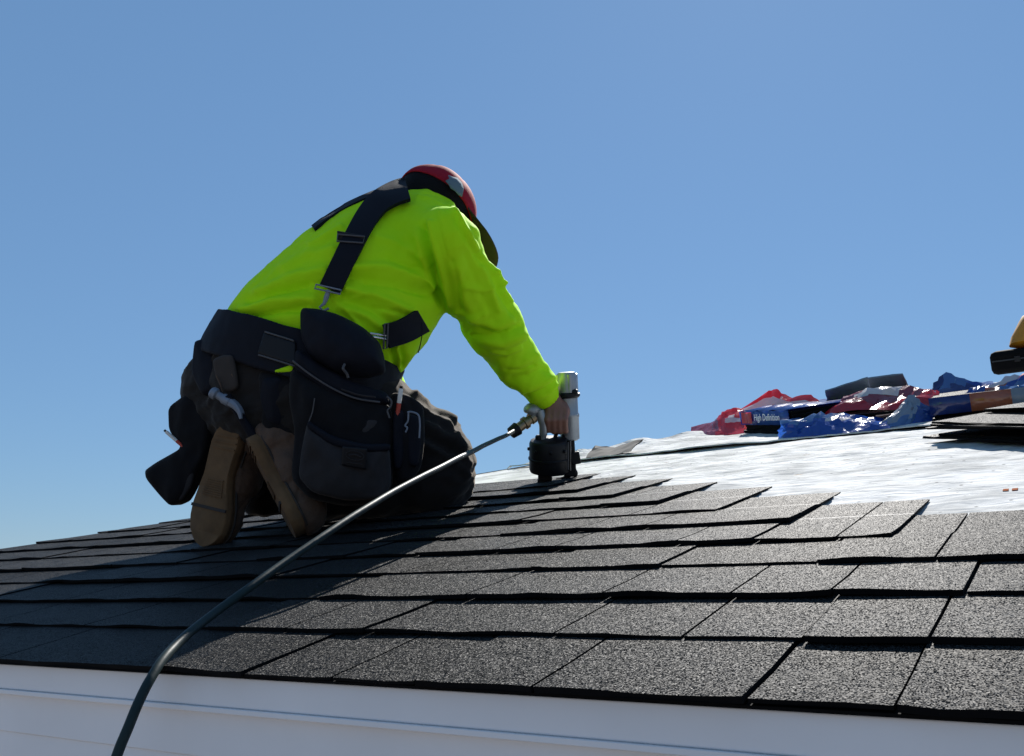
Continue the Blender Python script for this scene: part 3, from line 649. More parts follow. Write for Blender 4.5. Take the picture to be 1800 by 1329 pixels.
# ------------------------------------------------------------------ tool belt and braces
RIG = root('tool_belt', at(520, 610, 2.26), 'black tool belt with charcoal pouches and braces strapped round the kneeling roofer', 'tool belt')
CLO = TORSO + PELV + [c2(730, 388, 2.44, 42, 742, 384, 2.46, 40, .03), ARM_R[0]]
def shell(name, m, lo, hi, h, out, inn, cuts, parent=RIG, src=CLO, wr=0):
    """a band of webbing that follows the clothes, cut by planes (point, outward normal)"""
    F, lo, nn = field(src, lo, hi, h); P = pts(lo, nn, h)
    F = np.maximum(F - out, -(F + inn))
    for p0, n_ in cuts: F = np.maximum(F, (P - p0) @ n_)
    V, Q = nets(F, lo, h); 
    if wr: V = V + vnorm(V, Q) * (wr * fbm(V * 22, 6, 2))[:, None]
    return fastmesh(name, V, Q, m, parent)
def bb(*ps, m_=.06):
    A = np.array(ps); return A.min(0) - m_, A.max(0) + m_
def strap(name, m, p, q, width, depth_n, ext=(0, 0), out=.010, inn=.006, h=.0035, parent=RIG):
    p = np.asarray(p); q = np.asarray(q); t = unit(q - p); sd = unit(np.cross(t, depth_n))
    lo, hi = bb(p, q, m_=.05)
    return shell(name, m, lo, hi, h, out, inn, [(p + sd * width / 2, sd), (p - sd * width / 2, -sd), (p - t * ext[0], -t), (q + t * ext[1], t), (p - depth_n * .12, -depth_n)], parent)
TOC = lambda x, y: -unit(at(x, y, 1))                 # towards the eye-side of the body: outward on the back
# belt ring
bax = cv(.30, .93, .1); b0 = at(460, 612, 2.2)
PB = [c2(508, 606, 2.30, 116, 590, 640, 2.25, 104, .06), c2(440, 690, 2.36, 104, 560, 700, 2.20, 108, .08), ball(500, 650, 2.28, 118, .08), c2(560, 560, 2.28, 120, 632, 520, 2.32, 126, .08)]
lo, hi = bounds(PB[:1], .06)
shell('belt', M['belt'], lo, hi, .0045, .013, .004, [(b0 + bax * .060, bax), (b0 - bax * .052, -bax)], src=PB, wr=.002)
shell('belt_buckle', M['black_plastic'], *bb(at(495, 600, 2.12), m_=.09), .004, .021, -.008, [(b0 + bax * .030, bax), (b0 - bax * .022, -bax), (at(462, 610, 2.1), cv(-1, .25, 0)), (at(526, 595, 2.1), cv(1, .1, 0))], src=PB)
for o_ in (.031, -.023):
    shell('piping', M['piping'], *bb(at(495, 600, 2.12), m_=.09), .0022, .0225, -.012, [(b0 + bax * (o_ + .0022), bax), (b0 + bax * (o_ - .0022), -bax), (at(464, 610, 2.1), cv(-1, .25, 0)), (at(524, 595, 2.1), cv(1, .1, 0))], src=PB)
# braces: right strap down the back, left strap along the far edge, front strap at the flank
def snap(x, y, src=CLO, off=.012):                    # where a sight line meets the clothes
    d = unit(at(x, y, 1)); ts = np.linspace(1.6, 2.9, 521); Pq = ts[:, None] * d; val = np.full(len(ts), .3)
    for c in src: val = smin(val, prim(Pq, c), c['k'])
    if val.min() < off: i = np.argmax(val < off)
    else: i = np.argmin(val)
    return d * ts[i]
def ribbon(name, m, path, wpx, off=.013, thick=.004, parent=RIG, n=7, nc=6):
    """webbing laid on the clothes: a centre line and its width, both resting on the surface"""
    L = spline([(x, y, 0) for x, y in path], n)[:, :2]; T = np.gradient(L, axis=0); T /= np.linalg.norm(T, axis=1)[:, None]; Np = np.stack([-T[:, 1], T[:, 0]], 1)
    G = np.array([[snap(*(L[i] + Np[i] * wpx * (j / nc - .5)), off=off) for j in range(nc + 1)] for i in range(len(L))])
    for _ in range(3): G[1:-1] = (G[:-2] + 2 * G[1:-1] + G[2:]) / 4
    nr = np.cross(np.gradient(G, axis=0), np.gradient(G, axis=1)); nr /= np.linalg.norm(nr, axis=2)[..., None]
    if (nr * G).sum() > 0: nr = -nr
    k1 = len(L); v = np.vstack([(G + nr * thick / 2).reshape(-1, 3), (G - nr * thick * 2).reshape(-1, 3)]); ids = np.arange(k1 * (nc + 1)).reshape(k1, nc + 1); o = k1 * (nc + 1); f = []
    for i in range(k1 - 1):
        for j in range(nc): a, b_, c_, d = ids[i, j], ids[i, j + 1], ids[i + 1, j + 1], ids[i + 1, j]; f += [(a, b_, c_, d), (o + d, o + c_, o + b_, o + a)]
    rim = list(ids[:, 0]) + list(ids[-1, 1:]) + list(ids[-2::-1, -1]) + list(ids[0, -2:0:-1])
    for a, b_ in zip(rim, rim[1:] + rim[:1]): f.append((b_, a, o + a, o + b_))
    mb = MB(); mb.add(v, f); return mb.obj(name, m, parent, sharp=.9)
ribbon('suspender_strap', M['belt'], [(716, 331), (694, 338), (666, 354), (645, 380), (624, 418), (607, 452), (580, 508)], 39, off=.021)
ribbon('suspender_strap', M['belt'], [(704, 327), (672, 334), (636, 348), (603, 364), (575, 381), (550, 400)], 7, off=.008)
ribbon('suspender_strap', M['belt'], [(679, 592), (712, 582), (744, 564)], 42, off=.020)
for (x, y, d), nm in (((556, 404, 2.42), 'adjuster_buckle'), ((510, 452, 2.38), 'adjuster_buckle')):
    mb = MB(); box(mb, at(x, y, d), cv(.7, .7, 0) * .014, cv(-.7, .7, 0) * .006, cv(0, 0, 1) * .02); mb.obj(nm, M['black_plastic'], RIG, bevel=.002)
def ringloop(name, pts_, r, m, parent, closed=True):
    P = [snap(x, y, off=.027) for x, y in pts_]
    if closed: P.append(P[0])
    mb = MB(); tube(mb, np.array(P), r, 8); return mb.obj(name, m, parent)
ringloop('adjuster_buckle', [(594, 412), (641, 416), (638, 427), (592, 424)], .0022, M['piping'], RIG)
bk_ = MB(); c_ = snap(617, 418, off=.018); box(bk_, c_, unit(at(640, 422, 2.2) - at(594, 414, 2.2)) * .033, unit(at(617, 430, 2.2) - at(617, 412, 2.2)) * .011, TOC(617, 418) * .004); bk_.obj('adjuster_buckle', M['black_plastic'], RIG, bevel=.002)
ringloop('clip_hook', [(556, 500), (600, 510), (598, 517), (553, 507)], .0020, M['hammer_steel'], RIG)
cl = MB(); tube(cl, np.array([snap(578, 510, off=.02), snap(574, 522, off=.02), snap(570, 534, off=.02), snap(562, 540, off=.02), snap(568, 547, off=.018), snap(578, 542, off=.018)]), [.005, .006, .004, .003, .003, .003], 8)
cl.obj('clip_hook', M['hammer_steel'], RIG)
ringloop('clip_hook', [(676, 570), (682, 568), (680, 612), (674, 614)], .0024, M['piping'], RIG)
ringloop('clip_hook', [(650, 586), (678, 590), (678, 596), (656, 592), (652, 600)], .0026, M['steel'], RIG, False)
tl = MB(); tube(tl, spline([at(741, 566, 2.12), at(742, 585, 2.12), at(739, 605, 2.12), at(735, 620, 2.12)], 5), [.0012] * 15 + [.0022], 6); tl.obj('strap_tail', M['belt'], RIG)

def poly_sd(p, G):
    d = np.full(len(p), 1e9); s = np.ones(len(p)); n_ = len(G)
    for i in range(n_):
        a, b_ = G[i], G[i - 1]; e = b_ - a; w = p - a
        t = np.clip((w @ e) / (e @ e), 0, 1); d = np.minimum(d, ((w - t[:, None] * e) ** 2).sum(1))
        c1 = p[:, 1] >= a[1]; c2_ = p[:, 1] < b_[1]; c3 = e[0] * w[:, 1] > e[1] * w[:, 0]
        fl = (c1 & c2_ & c3) | (~c1 & ~c2_ & ~c3); s[fl] *= -1
    return s * np.sqrt(d)
def panel(name, m, outline, c, nrm, thick, bulge=.01, rnd=.006, bend=0.0, wr=.003, seed=1, parent=RIG, h=.004, smooth_=2):
    """a padded cloth piece: outline on its own plane, real thickness, bellied front, rounded edge"""
    c = at(*c); nrm = unit(nrm); e2 = unit(ZUP - nrm * (ZUP @ nrm)); e1 = np.cross(e2, nrm); G = []
    O = outline
    if smooth_:
        for _ in range(smooth_):
            O2 = []
            for i in range(len(O)):
                a = np.array(O[i], float); b_ = np.array(O[(i + 1) % len(O)], float); O2 += [a * .85 + b_ * .15, a * .15 + b_ * .85]
            O = O2
    for x, y in O:
        d = at(x, y, 1); t = (c @ nrm) / (d @ nrm); q = d * t - c; G.append((q @ e1, q @ e2))
    G = np.array(G); a = G.min(0) - .012; b_ = G.max(0) + .012; zt = thick / 2 + bulge + abs(bend) * .03 + .015
    lo = np.array([a[0], a[1], -zt]); hi = np.array([b_[0], b_[1], zt]); lo, nn = grid(lo, hi, h)
    X2 = np.stack(np.meshgrid(lo[0] + np.arange(nn[0]) * h, lo[1] + np.arange(nn[1]) * h, indexing='ij'), -1).reshape(-1, 2)
    d2 = poly_sd(X2, G); inr = np.clip(-d2 / .05, 0, 1)
    q3 = np.stack([X2[:, 0] * 16, X2[:, 1] * 10, X2[:, 0] * 0 + seed], 1)
    zf = thick / 2 + bulge * (1 - (1 - inr) ** 2) + wr * fbm(q3, seed, 3) * np.clip(inr * 3, 0, 1)
    zo = -bend * X2[:, 0] ** 2
    Z = lo[2] + np.arange(nn[2]) * h; zz = Z[None, :] - zo[:, None]
    dz = np.maximum(zz - zf[:, None], -thick / 2 - zz); A = d2[:, None] + rnd; C = dz + rnd
    F = np.hypot(np.maximum(A, 0), np.maximum(C, 0)) + np.minimum(np.maximum(A, C), 0) - rnd
    V, Q = nets(F.reshape(nn).astype(np.float32), lo, h)
    Vw = c + V[:, :1] * e1 + V[:, 1:2] * e2 + V[:, 2:] * nrm
    if np.cross(e1, e2) @ nrm < 0: Q = Q[:, ::-1]
    return fastmesh(name, Vw, Q, m, parent)
def line_on(name, m, pl_, d, r, parent, n=4):
    mb = MB(); tube(mb, spline([at(x, y, d if not callable(d) else d(x, y)) for x, y in pl_], n), r, 6); return mb.obj(name, m, parent)
# rolled back pad
panel('back_pad', M['belt'], [(527, 541), (560, 545), (600, 558), (640, 578), (668, 602), (676, 628), (678, 652), (640, 664), (590, 652), (545, 625), (528, 590)], (600, 600, 2.055), cv(.12, .35, -1), .05, .028, .02, 1.2, .009, 3)
panel('pad_band', M['belt'], [(520, 610), (560, 640), (620, 672), (682, 690), (686, 712), (640, 712), (570, 690), (515, 648)], (600, 665, 2.045), cv(.12, .1, -1), .03, .012, .008, 1.0, .009, 4)
line_on('piping', M['piping'], [(514, 634), (545, 658), (585, 683), (625, 700), (668, 707)], 2.016, .0022, RIG)
line_on('piping', M['pouch_grey'], [(600, 684), (630, 694), (660, 698)], 2.014, .002, RIG)
panel('webbing_keeper', M['pouch_grey'], [(478, 556), (528, 550), (530, 582), (480, 590)], (505, 568, 2.12), cv(-.15, .3, -1), .014, .003, .004, .8, .001, 5)
panel('webbing_keeper', M['pouch_grey'], [(478, 635), (524, 618), (528, 640), (484, 652)], (505, 636, 2.12), cv(-.1, 0, -1), .014, .003, .004, .8, .001, 6)
wz = MB(); tube(wz, spline([at(606, 640, 2.0), at(603, 648, 1.995), at(609, 656, 2.0), at(612, 664, 2.003)], 4), .003, 6); wz.obj('zip_pull', M['piping'], RIG)
# big right-hand nail bag: back, upper pocket, front pocket with sewn label
BAG = panel('pouch', M['pouch'], [(512, 645), (560, 672), (630, 702), (688, 712), (692, 780), (690, 850), (676, 882), (610, 888), (545, 876), (512, 840), (520, 760), (508, 700)], (600, 780, 2.06), cv(.08, .0, -1), .06, .02, .012, .8, .011, 7)
BAG['label'] = 'big charcoal nail bag with a sewn label'
panel('pocket', M['pouch_grey'], [(566, 705), (600, 722), (640, 735), (668, 736), (660, 775), (620, 772), (575, 745)], (615, 740, 2.028), cv(.08, .05, -1), .02, .008, .006, .8, .003, 8, BAG)
panel('pocket', M['pouch_grey'], [(540, 742), (552, 752), (585, 772), (640, 786), (684, 784), (688, 850), (676, 876), (612, 880), (550, 866), (524, 838), (530, 790)], (605, 820, 2.005), cv(.08, -.04, -1), .036, .020, .012, .8, .009, 9, BAG)
panel('pocket_band', M['belt'], [(541, 738), (556, 750), (588, 768), (640, 781), (686, 780), (686, 794), (636, 796), (580, 782), (538, 752)], (605, 775, 1.985), cv(.08, -.04, -1), .014, .004, .005, .8, .001, 10, BAG)
PATCH = panel('label_patch', M['black_plastic'], [(601, 784), (646, 788), (644, 826), (600, 818)], (622, 804, 1.968), cv(.08, -.04, -1), .006, 0, .0025, .5, 0, 11, BAG, .0025, 0)
mb = MB(); cc = at(624, 801, 1.9615); ex = unit(at(640, 803, 1.96) - at(608, 799, 1.96)); ey = cv(0, 1, 0)
tube(mb, np.array([cc + ex * .0195 * math.cos(a) + ey * .0095 * math.sin(a) for a in np.linspace(0, 2 * math.pi, 29)]), .0009, 6)
tube(mb, np.array([cc + ex * s + ey * (.002 * math.cos(s * 160)) for s in np.linspace(-.013, .013, 12)]), .0016, 6)
tube(mb, np.array([cc + ex * s - ey * .0165 for s in np.linspace(-.018, .016, 4)]), .0009, 6)
mb.obj('label_emblem', M['pouch_grey'], BAG)
line_on('seam', M['piping'], [(553, 700), (549, 725), (541, 748), (533, 790), (528, 830)], 1.995, .0014, BAG)
# inner middle pouch
MID = panel('pouch', M['pouch'], [(455, 650), (500, 648), (548, 660), (556, 700), (548, 760), (520, 790), (480, 780), (458, 740)], (505, 715, 2.10), cv(-.1, 0, -1), .04, .02, .012, .8, .010, 12)
panel('pocket', M['pouch_grey'], [(522, 648), (552, 670), (560, 700), (550, 742), (536, 720), (520, 690)], (540, 690, 2.065), cv(.1, 0, -1), .012, .004, .005, 0, .002, 13, MID)
panel('pocket', M['belt'], [(462, 662), (500, 660), (504, 700), (500, 752), (470, 748), (458, 700)], (482, 705, 2.075), cv(-.1, 0, -1), .02, .012, .008, .5, .003, 14, MID)
panel('shirt_tail', M['hivis'], [(478, 652), (500, 645), (516, 640), (517, 656), (500, 656), (486, 655)], (500, 650, 2.058), cv(-.1, -.1, -1), .012, .004, .005, 0, .002, 31, PERSON)
# tool loops on the right hip
SID = panel('pouch', M['pouch'], [(686, 690), (712, 692), (742, 712), (744, 770), (738, 822), (716, 850), (690, 850)], (714, 770, 2.085), cv(.45, .05, -1), .04, .01, .01, 0, .008, 15)
SID['label'] = 'narrow tool-loop pouch on the right hip'
panel('tool_loop', M['belt'], [(690, 722), (710, 720), (710, 800), (704, 826), (690, 824)], (700, 770, 2.052), cv(.3, .05, -1), .016, .006, .006, 0, .002, 16, SID)
panel('tool_loop', M['belt'], [(715, 726), (738, 734), (740, 780), (734, 822), (716, 818)], (727, 775, 2.06), cv(.5, .05, -1), .016, .006, .006, 0, .002, 17, SID)
line_on('wire_clip', M['hammer_steel'], [(716, 725), (722, 724), (735, 729), (738, 745), (737, 770)], 2.036, .0022, SID)
line_on('wire_clip', M['hammer_steel'], [(718, 724), (717, 740), (712, 748), (716, 752), (713, 760)], 2.034, .0020, SID)
line_on('wire_clip', M['piping'], [(680, 697), (688, 705), (686, 716), (681, 722), (685, 735)], 2.026, .0022, SID)
# hammer loop with its leather tongue, left side
panel('pouch', M['belt'], [(352, 602), (364, 598), (384, 612), (396, 640), (392, 690), (366, 700), (346, 660)], (370, 650, 2.22), cv(-.5, .2, -1), .05, .012, .012, 0, .004, 18)
TONG = panel('hammer_loop', M['leather_dark'], [(374, 632), (392, 624), (410, 624), (416, 650), (420, 680), (412, 688), (394, 690), (380, 665)], (396, 656, 2.10), cv(-.25, .1, -1), .012, .004, .005, 0, .002, 19)
for L in ([(380, 660), (386, 672), (391, 688)], [(407, 657), (412, 668), (416, 679)]): line_on('stitching', M['leather'], L, 2.088, .0016, TONG)
wb = MB(); tube(wb, spline([at(390, 583, 2.2), at(384, 590, 2.19), at(382, 600, 2.2)], 5), .003, 6); wb.obj('wire_clip', M['steel'], RIG)
# left pouch hanging out past the hip
LP = panel('pouch', M['pouch'], [(304, 716), (340, 690), (380, 720), (372, 790), (330, 880), (308, 890), (290, 872), (266, 842), (264, 826), (284, 812), (330, 786), (306, 760)], (318, 800, 2.27), cv(-.3, .1, -1), .05, .012, .010, 0, .008, 20)
LP['label'] = 'left pouch swung out behind the hip'
panel('pocket', M['pouch_grey'], [(276, 836), (320, 812), (344, 800), (340, 850), (318, 884), (296, 868)], (310, 842, 2.243), cv(-.3, .1, -1), .010, .004, .005, 0, .003, 21, LP)

# things carried in the belt
HAM = root('hammer', at(398, 705, 2.09), 'steel claw hammer hanging head-up from the loop on the left of the tool belt', 'hammer')
mb = MB(); hx = cv(.85, -.45, -.1); hu = cv(.45, .85, -.1); hc = at(396, 702, 2.075)
lathe(mb, hc - hx * .034, hx, [(-.004, .010), (0, .0135), (.010, .0135), (.014, .009), (.024, .009), (.030, .012), (.046, .012)], 16)
for s in (-1, 1):
    cl_ = [hc + hx * .012, hc + hx * .028 - hu * .001 + cv(0, 0, 1) * .004 * s, hc + hx * .044 - hu * .008 + cv(0, 0, 1) * .007 * s, hc + hx * .056 - hu * .020 + cv(0, 0, 1) * .010 * s]
    tube(mb, spline(cl_, 4), list(np.linspace(.0115, .004, 13)), 8)
mb.obj('head', M['hammer_steel'], HAM)
mb = MB(); lathe(mb, hc + hu * .01, -unit(hu + cv(-.2, 0, -.0)), [(0, .009), (.03, .009), (.08, .010), (.13, .012), (.16, .012), (.165, .008)], 14, sx=1.2); mb.obj('handle', M['belt'], HAM)
def pencil(x0, y0, d0, x1, y1, d1, r, label, order):
    a, b_ = at(x0, y0, d0), at(x1, y1, d1); L = np.linalg.norm(b_ - a); ax = unit(b_ - a)
    o = root(order[0], b_, label, order[1])
    mb = MB(); lathe(mb, a, ax, [(0, r * .5), (.003, r), (L * .5, r)], 8); mb.obj('shaft', M['pencil_white'], o)
    mb = MB(); lathe(mb, a, ax, [(L * .5, r), (L, r)], 8); mb.obj('barrel', M['pencil_red'], o)
    mb = MB(); lathe(mb, a, ax, [(-.004, r * .7), (.001, r * .72)], 8); mb.obj('tip', M['black_plastic'], o)
pencil(291, 758, 2.24, 330, 792, 2.24, .0042, 'thin red and white carpenter pencil sticking out of the left pouch', ('pencil', 'pencil'))
pencil(705, 682, 2.045, 698, 735, 2.05, .0050, 'short marker with pale cap and red barrel in the right hip pouch', ('marker_pen', 'marker'))

# ------------------------------------------------------------------ coil nail gun
gb = gd(985, 845)
GUN = root('nail_gun', gb, 'silver and black coil nail gun pressed upright on the shingles under his hand', 'nail gun')
gu = unit(at(996, 655, 2.66) - at(1004, 800, 2.665)); gtop = at(996, 662, 2.66); gl = cv(-1, 0, -.05)
def gy(x, y, d=2.66): return at(x, y, d)
mb = MB(); S_ = lambda y: -(np.linalg.norm(at(998, y, 2.66) - gtop)) if y > 662 else np.linalg.norm(at(998, y, 2.66) - gtop)
lathe(mb, gtop, gu, [(S_(775), .020), (S_(772), .028), (S_(735), .029), (S_(733), .031), (S_(728), .031), (S_(726), .0285), (S_(700), .0285)], 28)
mb.obj('cylinder', M['magnesium'], GUN)
mb = MB(); lathe(mb, gtop, gu, [(S_(700), .030), (S_(697), .036), (S_(692), .036), (S_(690), .030)], 24); lathe(mb, at(1006, 690, 2.64), cv(1, .05, -.2), [(0, .010), (.012, .010), (.016, .007)], 12); mb.obj('collar', M['black_plastic'], GUN)
mb = MB(); lathe(mb, gtop, gu, [(S_(690), .031), (S_(666), .030), (S_(658), .027), (S_(655), .025), (S_(654), .016)], 28)
for k in range(4):
    a = math.pi / 4 + k * math.pi / 2; q1, q2 = basis(gu)[1:]
    lathe(mb, gtop + q1 * .026 * math.cos(a) + q2 * .026 * math.sin(a), gu, [(S_(690), .007), (.006, .007), (.008, .004)], 10)
mb.obj('cap', M['magnesium'], GUN)
# handle with the butt that takes the hose
mb = MB(); hp_ = spline([at(990, 716, 2.65), at(972, 730, 2.635), at(952, 728, 2.615), at(936, 720, 2.60), at(932, 728, 2.60)], 6)
tube(mb, hp_, list(np.interp(np.linspace(0, 1, len(hp_)), [0, .2, .6, .85, 1], [.024, .0165, .0165, .023, .019])), 14); mb.obj('handle', M['magnesium'], GUN)
mb = MB(); tube(mb, spline([at(948, 722, 2.60), at(954, 742, 2.60), at(955, 760, 2.605), at(953, 776, 2.61)], 5), [.014] * 6 + [.012] * 6 + [.010] * 4, 10); mb.obj('strut', M['magnesium'], GUN)
mb = MB(); lathe(mb, at(948, 778, 2.61), cv(0, 1, 0), [(-.012, .012), (.018, .012), (.022, .008)], 14); mb.obj('latch', M['black_plastic'], GUN)
mb = MB(); box(mb, at(978, 762, 2.64), cv(1, 0, 0) * .006, cv(.3, 1, 0) * .014, cv(0, 0, 1) * .006); mb.obj('trigger', M['black_plastic'], GUN, bevel=.002)
# canister for the nail coil
mc = at(966, 800, 2.62); mu = unit(at(966, 770, 2.62) - at(966, 829, 2.635)); mg = MB()
lathe(mg, mc, mu, [(-.049, .040), (-.047, .058), (-.040, .061), (-.012, .061), (-.010, .064), (-.006, .064), (-.004, .061), (.036, .061), (.044, .057), (.048, .045), (.049, .01)], 36, sx=1.0, sy=.94)
MAG = mg.obj('magazine', M['black_plastic'], GUN)
mb = MB(); box(mb, mc + cv(1, 0, -.35) * .058, cv(.4, 0, 1) * .006, mu * .045, cv(1, 0, -.4) * .005); mb.obj('hinge', M['black_plastic'], MAG, bevel=.0015)
mb = MB(); tube(mb, [mc + cv(.85, 0, -.6) * .0625 + mu * s for s in (-.04, 0, .04)], .0018, 6); mb.obj('seam', M['piping'], MAG)
for k in range(5):
    a = 2.2 + k * .75; q1, q2 = basis(mu)[1:]; mb = MB(); c_ = mc + mu * .020 + (q1 * math.cos(a) + q2 * math.sin(a)) * .0605; lathe(mb, c_, (q1 * math.cos(a) + q2 * math.sin(a)), [(-.002, .005), (.002, .005), (.0035, .003)], 8); mb.obj('screw', M['black_plastic'], MAG)
mb = MB(); box(mb, at(1000, 800, 2.66), cv(1, 0, 0) * .018, gu * .062, cv(0, 0, 1) * .018); mb.obj('nose', M['black_plastic'], GUN, bevel=.004)
mb = MB(); box(mb, at(1011, 805, 2.65), cv(1, .2, 0) * .014, cv(-.2, 1, 0) * .018, cv(0, 0, 1) * .014); mb.obj('depth_dial', M['black_plastic'], GUN, bevel=.003)
mb = MB(); P0 = at(1000, 830, 2.655)
tube(mb, spline([at(1003, 815, 2.66), at(1003, 830, 2.66), at(992, 842, 2.66), at(978, 846, 2.662)], 5), .0085, 8); tube(mb, spline([at(1005, 820, 2.66), at(1012, 832, 2.66), at(1008, 838, 2.66)], 4), .007, 8); mb.obj('contact_arm', M['black_plastic'], GUN)
mb = MB(); box(mb, at(958, 836, 2.635), cv(1, 0, 0) * .020, cv(0, 1, 0) * .013, cv(0, 0, 1) * .016); lathe(mb, at(962, 848, 2.64), cv(0, 1, 0), [(-.004, .008), (.012, .012)], 10); box(mb, at(952, 845, 2.635), cv(1, 0, 0) * .012, cv(.1, 1, 0) * .004, cv(0, 0, 1) * .01); mb.obj('foot', M['black_plastic'], GUN, bevel=.002)
mb = MB(); box(mb, at(981, 833, 2.65), cv(1, .1, 0) * .018, cv(-.1, 1, 0) * .006, cv(0, 0, 1) * .008); mb.obj('drive_guide', M['magnesium'], GUN, bevel=.001)

# ------------------------------------------------------------------ air hose
HOSE = root('air_hose', gd(285, 1160), 'dark green air hose arching from the nail gun down over the eave', 'hose')
hp2 = [(905, 757, 2.57), (865, 777, 2.24), (820, 798, 1.93), (770, 823, 1.76), (705, 856, 1.60), (640, 894, 1.47), (575, 937, 1.37), (505, 985, 1.29), (440, 1033, 1.22), (385, 1073, 1.17), (330, 1116, 1.10), (290, 1156, 1.04), (263, 1196, 1.005), (243, 1235, .985), (224, 1280, .968), (205, 1325, .957), (180, 1400, .94)]
P = [at(*a) for a in hp2]; e_ = P[-1]; P += [e_ + np.array([-.012, -.008, -.12]), e_ + np.array([-.02, -.012, -.5]), e_ + np.array([-.05, -.03, -1.6]), np.array([e_[0] - .1, e_[1] - .05, -2.90])]
Q_ = spline(P, 10); Q_ = Q_ + np.stack([fbm(Q_ * 5, 41, 2), fbm(Q_ * 5, 42, 2), fbm(Q_ * 5, 43, 2)], 1) * .0016
mb = MB(); tube(mb, Q_, .0056, 14); mb.obj('hose_pipe', M['hose'], HOSE)
a, b_ = at(906, 756, 2.575), at(938, 733, 2.6); ax = unit(b_ - a); L = np.linalg.norm(b_ - a)
mb = MB(); lathe(mb, a, ax, [(-.012, .009), (-.010, .016), (.006, .018), (.010, .018), (.012, .014), (L * .45, .014), (L * .47, .0185), (L * .62, .0185), (L * .64, .014), (L * .8, .013), (L * .82, .017), (L, .017)], 6 * 4); mb.obj('coupler', M['brass'], HOSE)
mb = MB(); lathe(mb, a - ax * .006, ax, [(-.012, .010), (-.010, .017), (.014, .020), (.016, .014)], 18); mb.obj('sleeve', M['black_plastic'], HOSE)
# ------------------------------------------------------------------ opened bundles, loose shingles and torn wrappers up the roof
def film(name, Fp, Rp, Bp, mats, colour, label, cat='wrapper', amp=.012, seed=1, ns=20, nt=13, sharp_=.30, fine=1.0):
    """crumpled plastic: front foot line, ridge line and rear foot line, creased between"""
    def line(Lp):
        A = np.array([p if len(p) == 3 and not isinstance(p, tuple) else at(*p) for p in Lp]); t = np.linspace(0, len(A) - 1, ns)
        return np.stack([np.interp(t, range(len(A)), A[:, i]) for i in range(3)], 1)
    f_, r_, b_ = line(Fp), line(Rp), line(Bp); T = np.linspace(0, 1, nt); G = np.zeros((nt, ns, 3))
    for j, t in enumerate(T):
        if t < .6: s = t / .6; e = s ** .85; G[j] = f_ * (1 - e) + r_ * e
        else: s = (t - .6) / .4; G[j] = r_ * (1 - s) + b_ * s
    q = G.reshape(-1, 3); n_ = np.cross(np.gradient(G, axis=0), np.gradient(G, axis=1)).reshape(-1, 3); n_ /= np.maximum(np.linalg.norm(n_, axis=1), 1e-9)[:, None]
    if (n_ * q).sum() > 0: n_ = -n_
    cr_ = lambda s, k: (1 - 2 * np.abs(vnoise(q * s + vnoise(q * s * .7, k + 7)[:, None] * .8, k)))
    rg_ = np.random.RandomState(seed); d = amp * (1.0 * cr_(9, seed) + .55 * cr_(21, seed + 1)) + amp * .5 * rg_.uniform(-1, 1, len(q)); q = q + unit(X_R) * (amp * .5 * rg_.uniform(-1, 1, len(q)))[:, None]
    edge_ = np.minimum(np.minimum(np.repeat(T, ns), 1) * 6 + .35, 1); q = q + n_ * (d * edge_)[:, None] + unit(X_R) * (amp * .6 * fbm(q * 12, seed + 5, 2))[:, None]
    dep = q @ N_R + H_R; q = q + N_R * np.maximum(.002 - dep, 0)[:, None]
    I = np.arange(nt * ns).reshape(nt, ns); Q = np.stack([I[:-1, :-1], I[:-1, 1:], I[1:, 1:], I[1:, :-1]], -1).reshape(-1, 4)
    S_ = (np.tile(np.arange(ns - 1) + .5, nt - 1)) / (ns - 1); Tt = np.repeat((np.arange(nt - 1) + .5) / (nt - 1), ns - 1); wob_ = .07 * fbm(q[Q[:, 0]] * 14, seed + 11, 3)
    mi = [colour(s + w, t + w) for s, t, w in zip(S_, Tt, wob_)]
    o = fastmesh(name, q, Q, [M[x] for x in mats], None, mi)
    o.data.set_sharp_from_angle(angle=sharp_); tag(o, label, cat); return o
def slabmesh(name, base, ex, ey, h, m, parent=None, seed=0, nx=10, sag=.006, rag=.004, m2=None):
    """a loose bendy sheet or stack: base corner, two edge vectors, height"""
    r = random.Random(seed); ex = np.asarray(ex); ey = np.asarray(ey); nn_ = unit(np.cross(ex, ey)); nn_ = nn_ if nn_[2] > 0 else -nn_
    V = []; ny = 4; ph = r.random() * 6
    for lv in (0, 1):
        for j in range(ny + 1):
            for i in range(nx + 1):
                s, t = i / nx, j / ny; w = sag * math.sin(s * 5 + ph) * (.6 + .4 * t) + r.uniform(-.0008, .0008)
                p = base + ex * s + ey * t + nn_ * (w + h * lv)
                if j in (0, ny): p = p + unit(ey) * r.uniform(-rag, rag)
                if i in (0, nx): p = p + unit(ex) * r.uniform(-rag, rag)
                V.append(p)
    k = (nx + 1) * (ny + 1); f = []; mi = []
    for j in range(ny):
        for i in range(nx):
            a = j * (nx + 1) + i; f.append((k + a, k + a + 1, k + a + nx + 2, k + a + nx + 1)); mi.append(0); f.append((a + nx + 1, a + nx + 2, a + 1, a)); mi.append(1)
    rim = [i for i in range(nx + 1)] + [(j + 1) * (nx + 1) - 1 for j in range(1, ny + 1)] + [ny * (nx + 1) + i for i in range(nx - 1, -1, -1)] + [j * (nx + 1) for j in range(ny - 1, 0, -1)]
    for a, b_ in zip(rim, rim[1:] + rim[:1]): f.append((a, b_, k + b_, k + a)); mi.append(1)
    return mesh(name, V, f, [m, m2 or M['asphalt']], parent, False, mi)
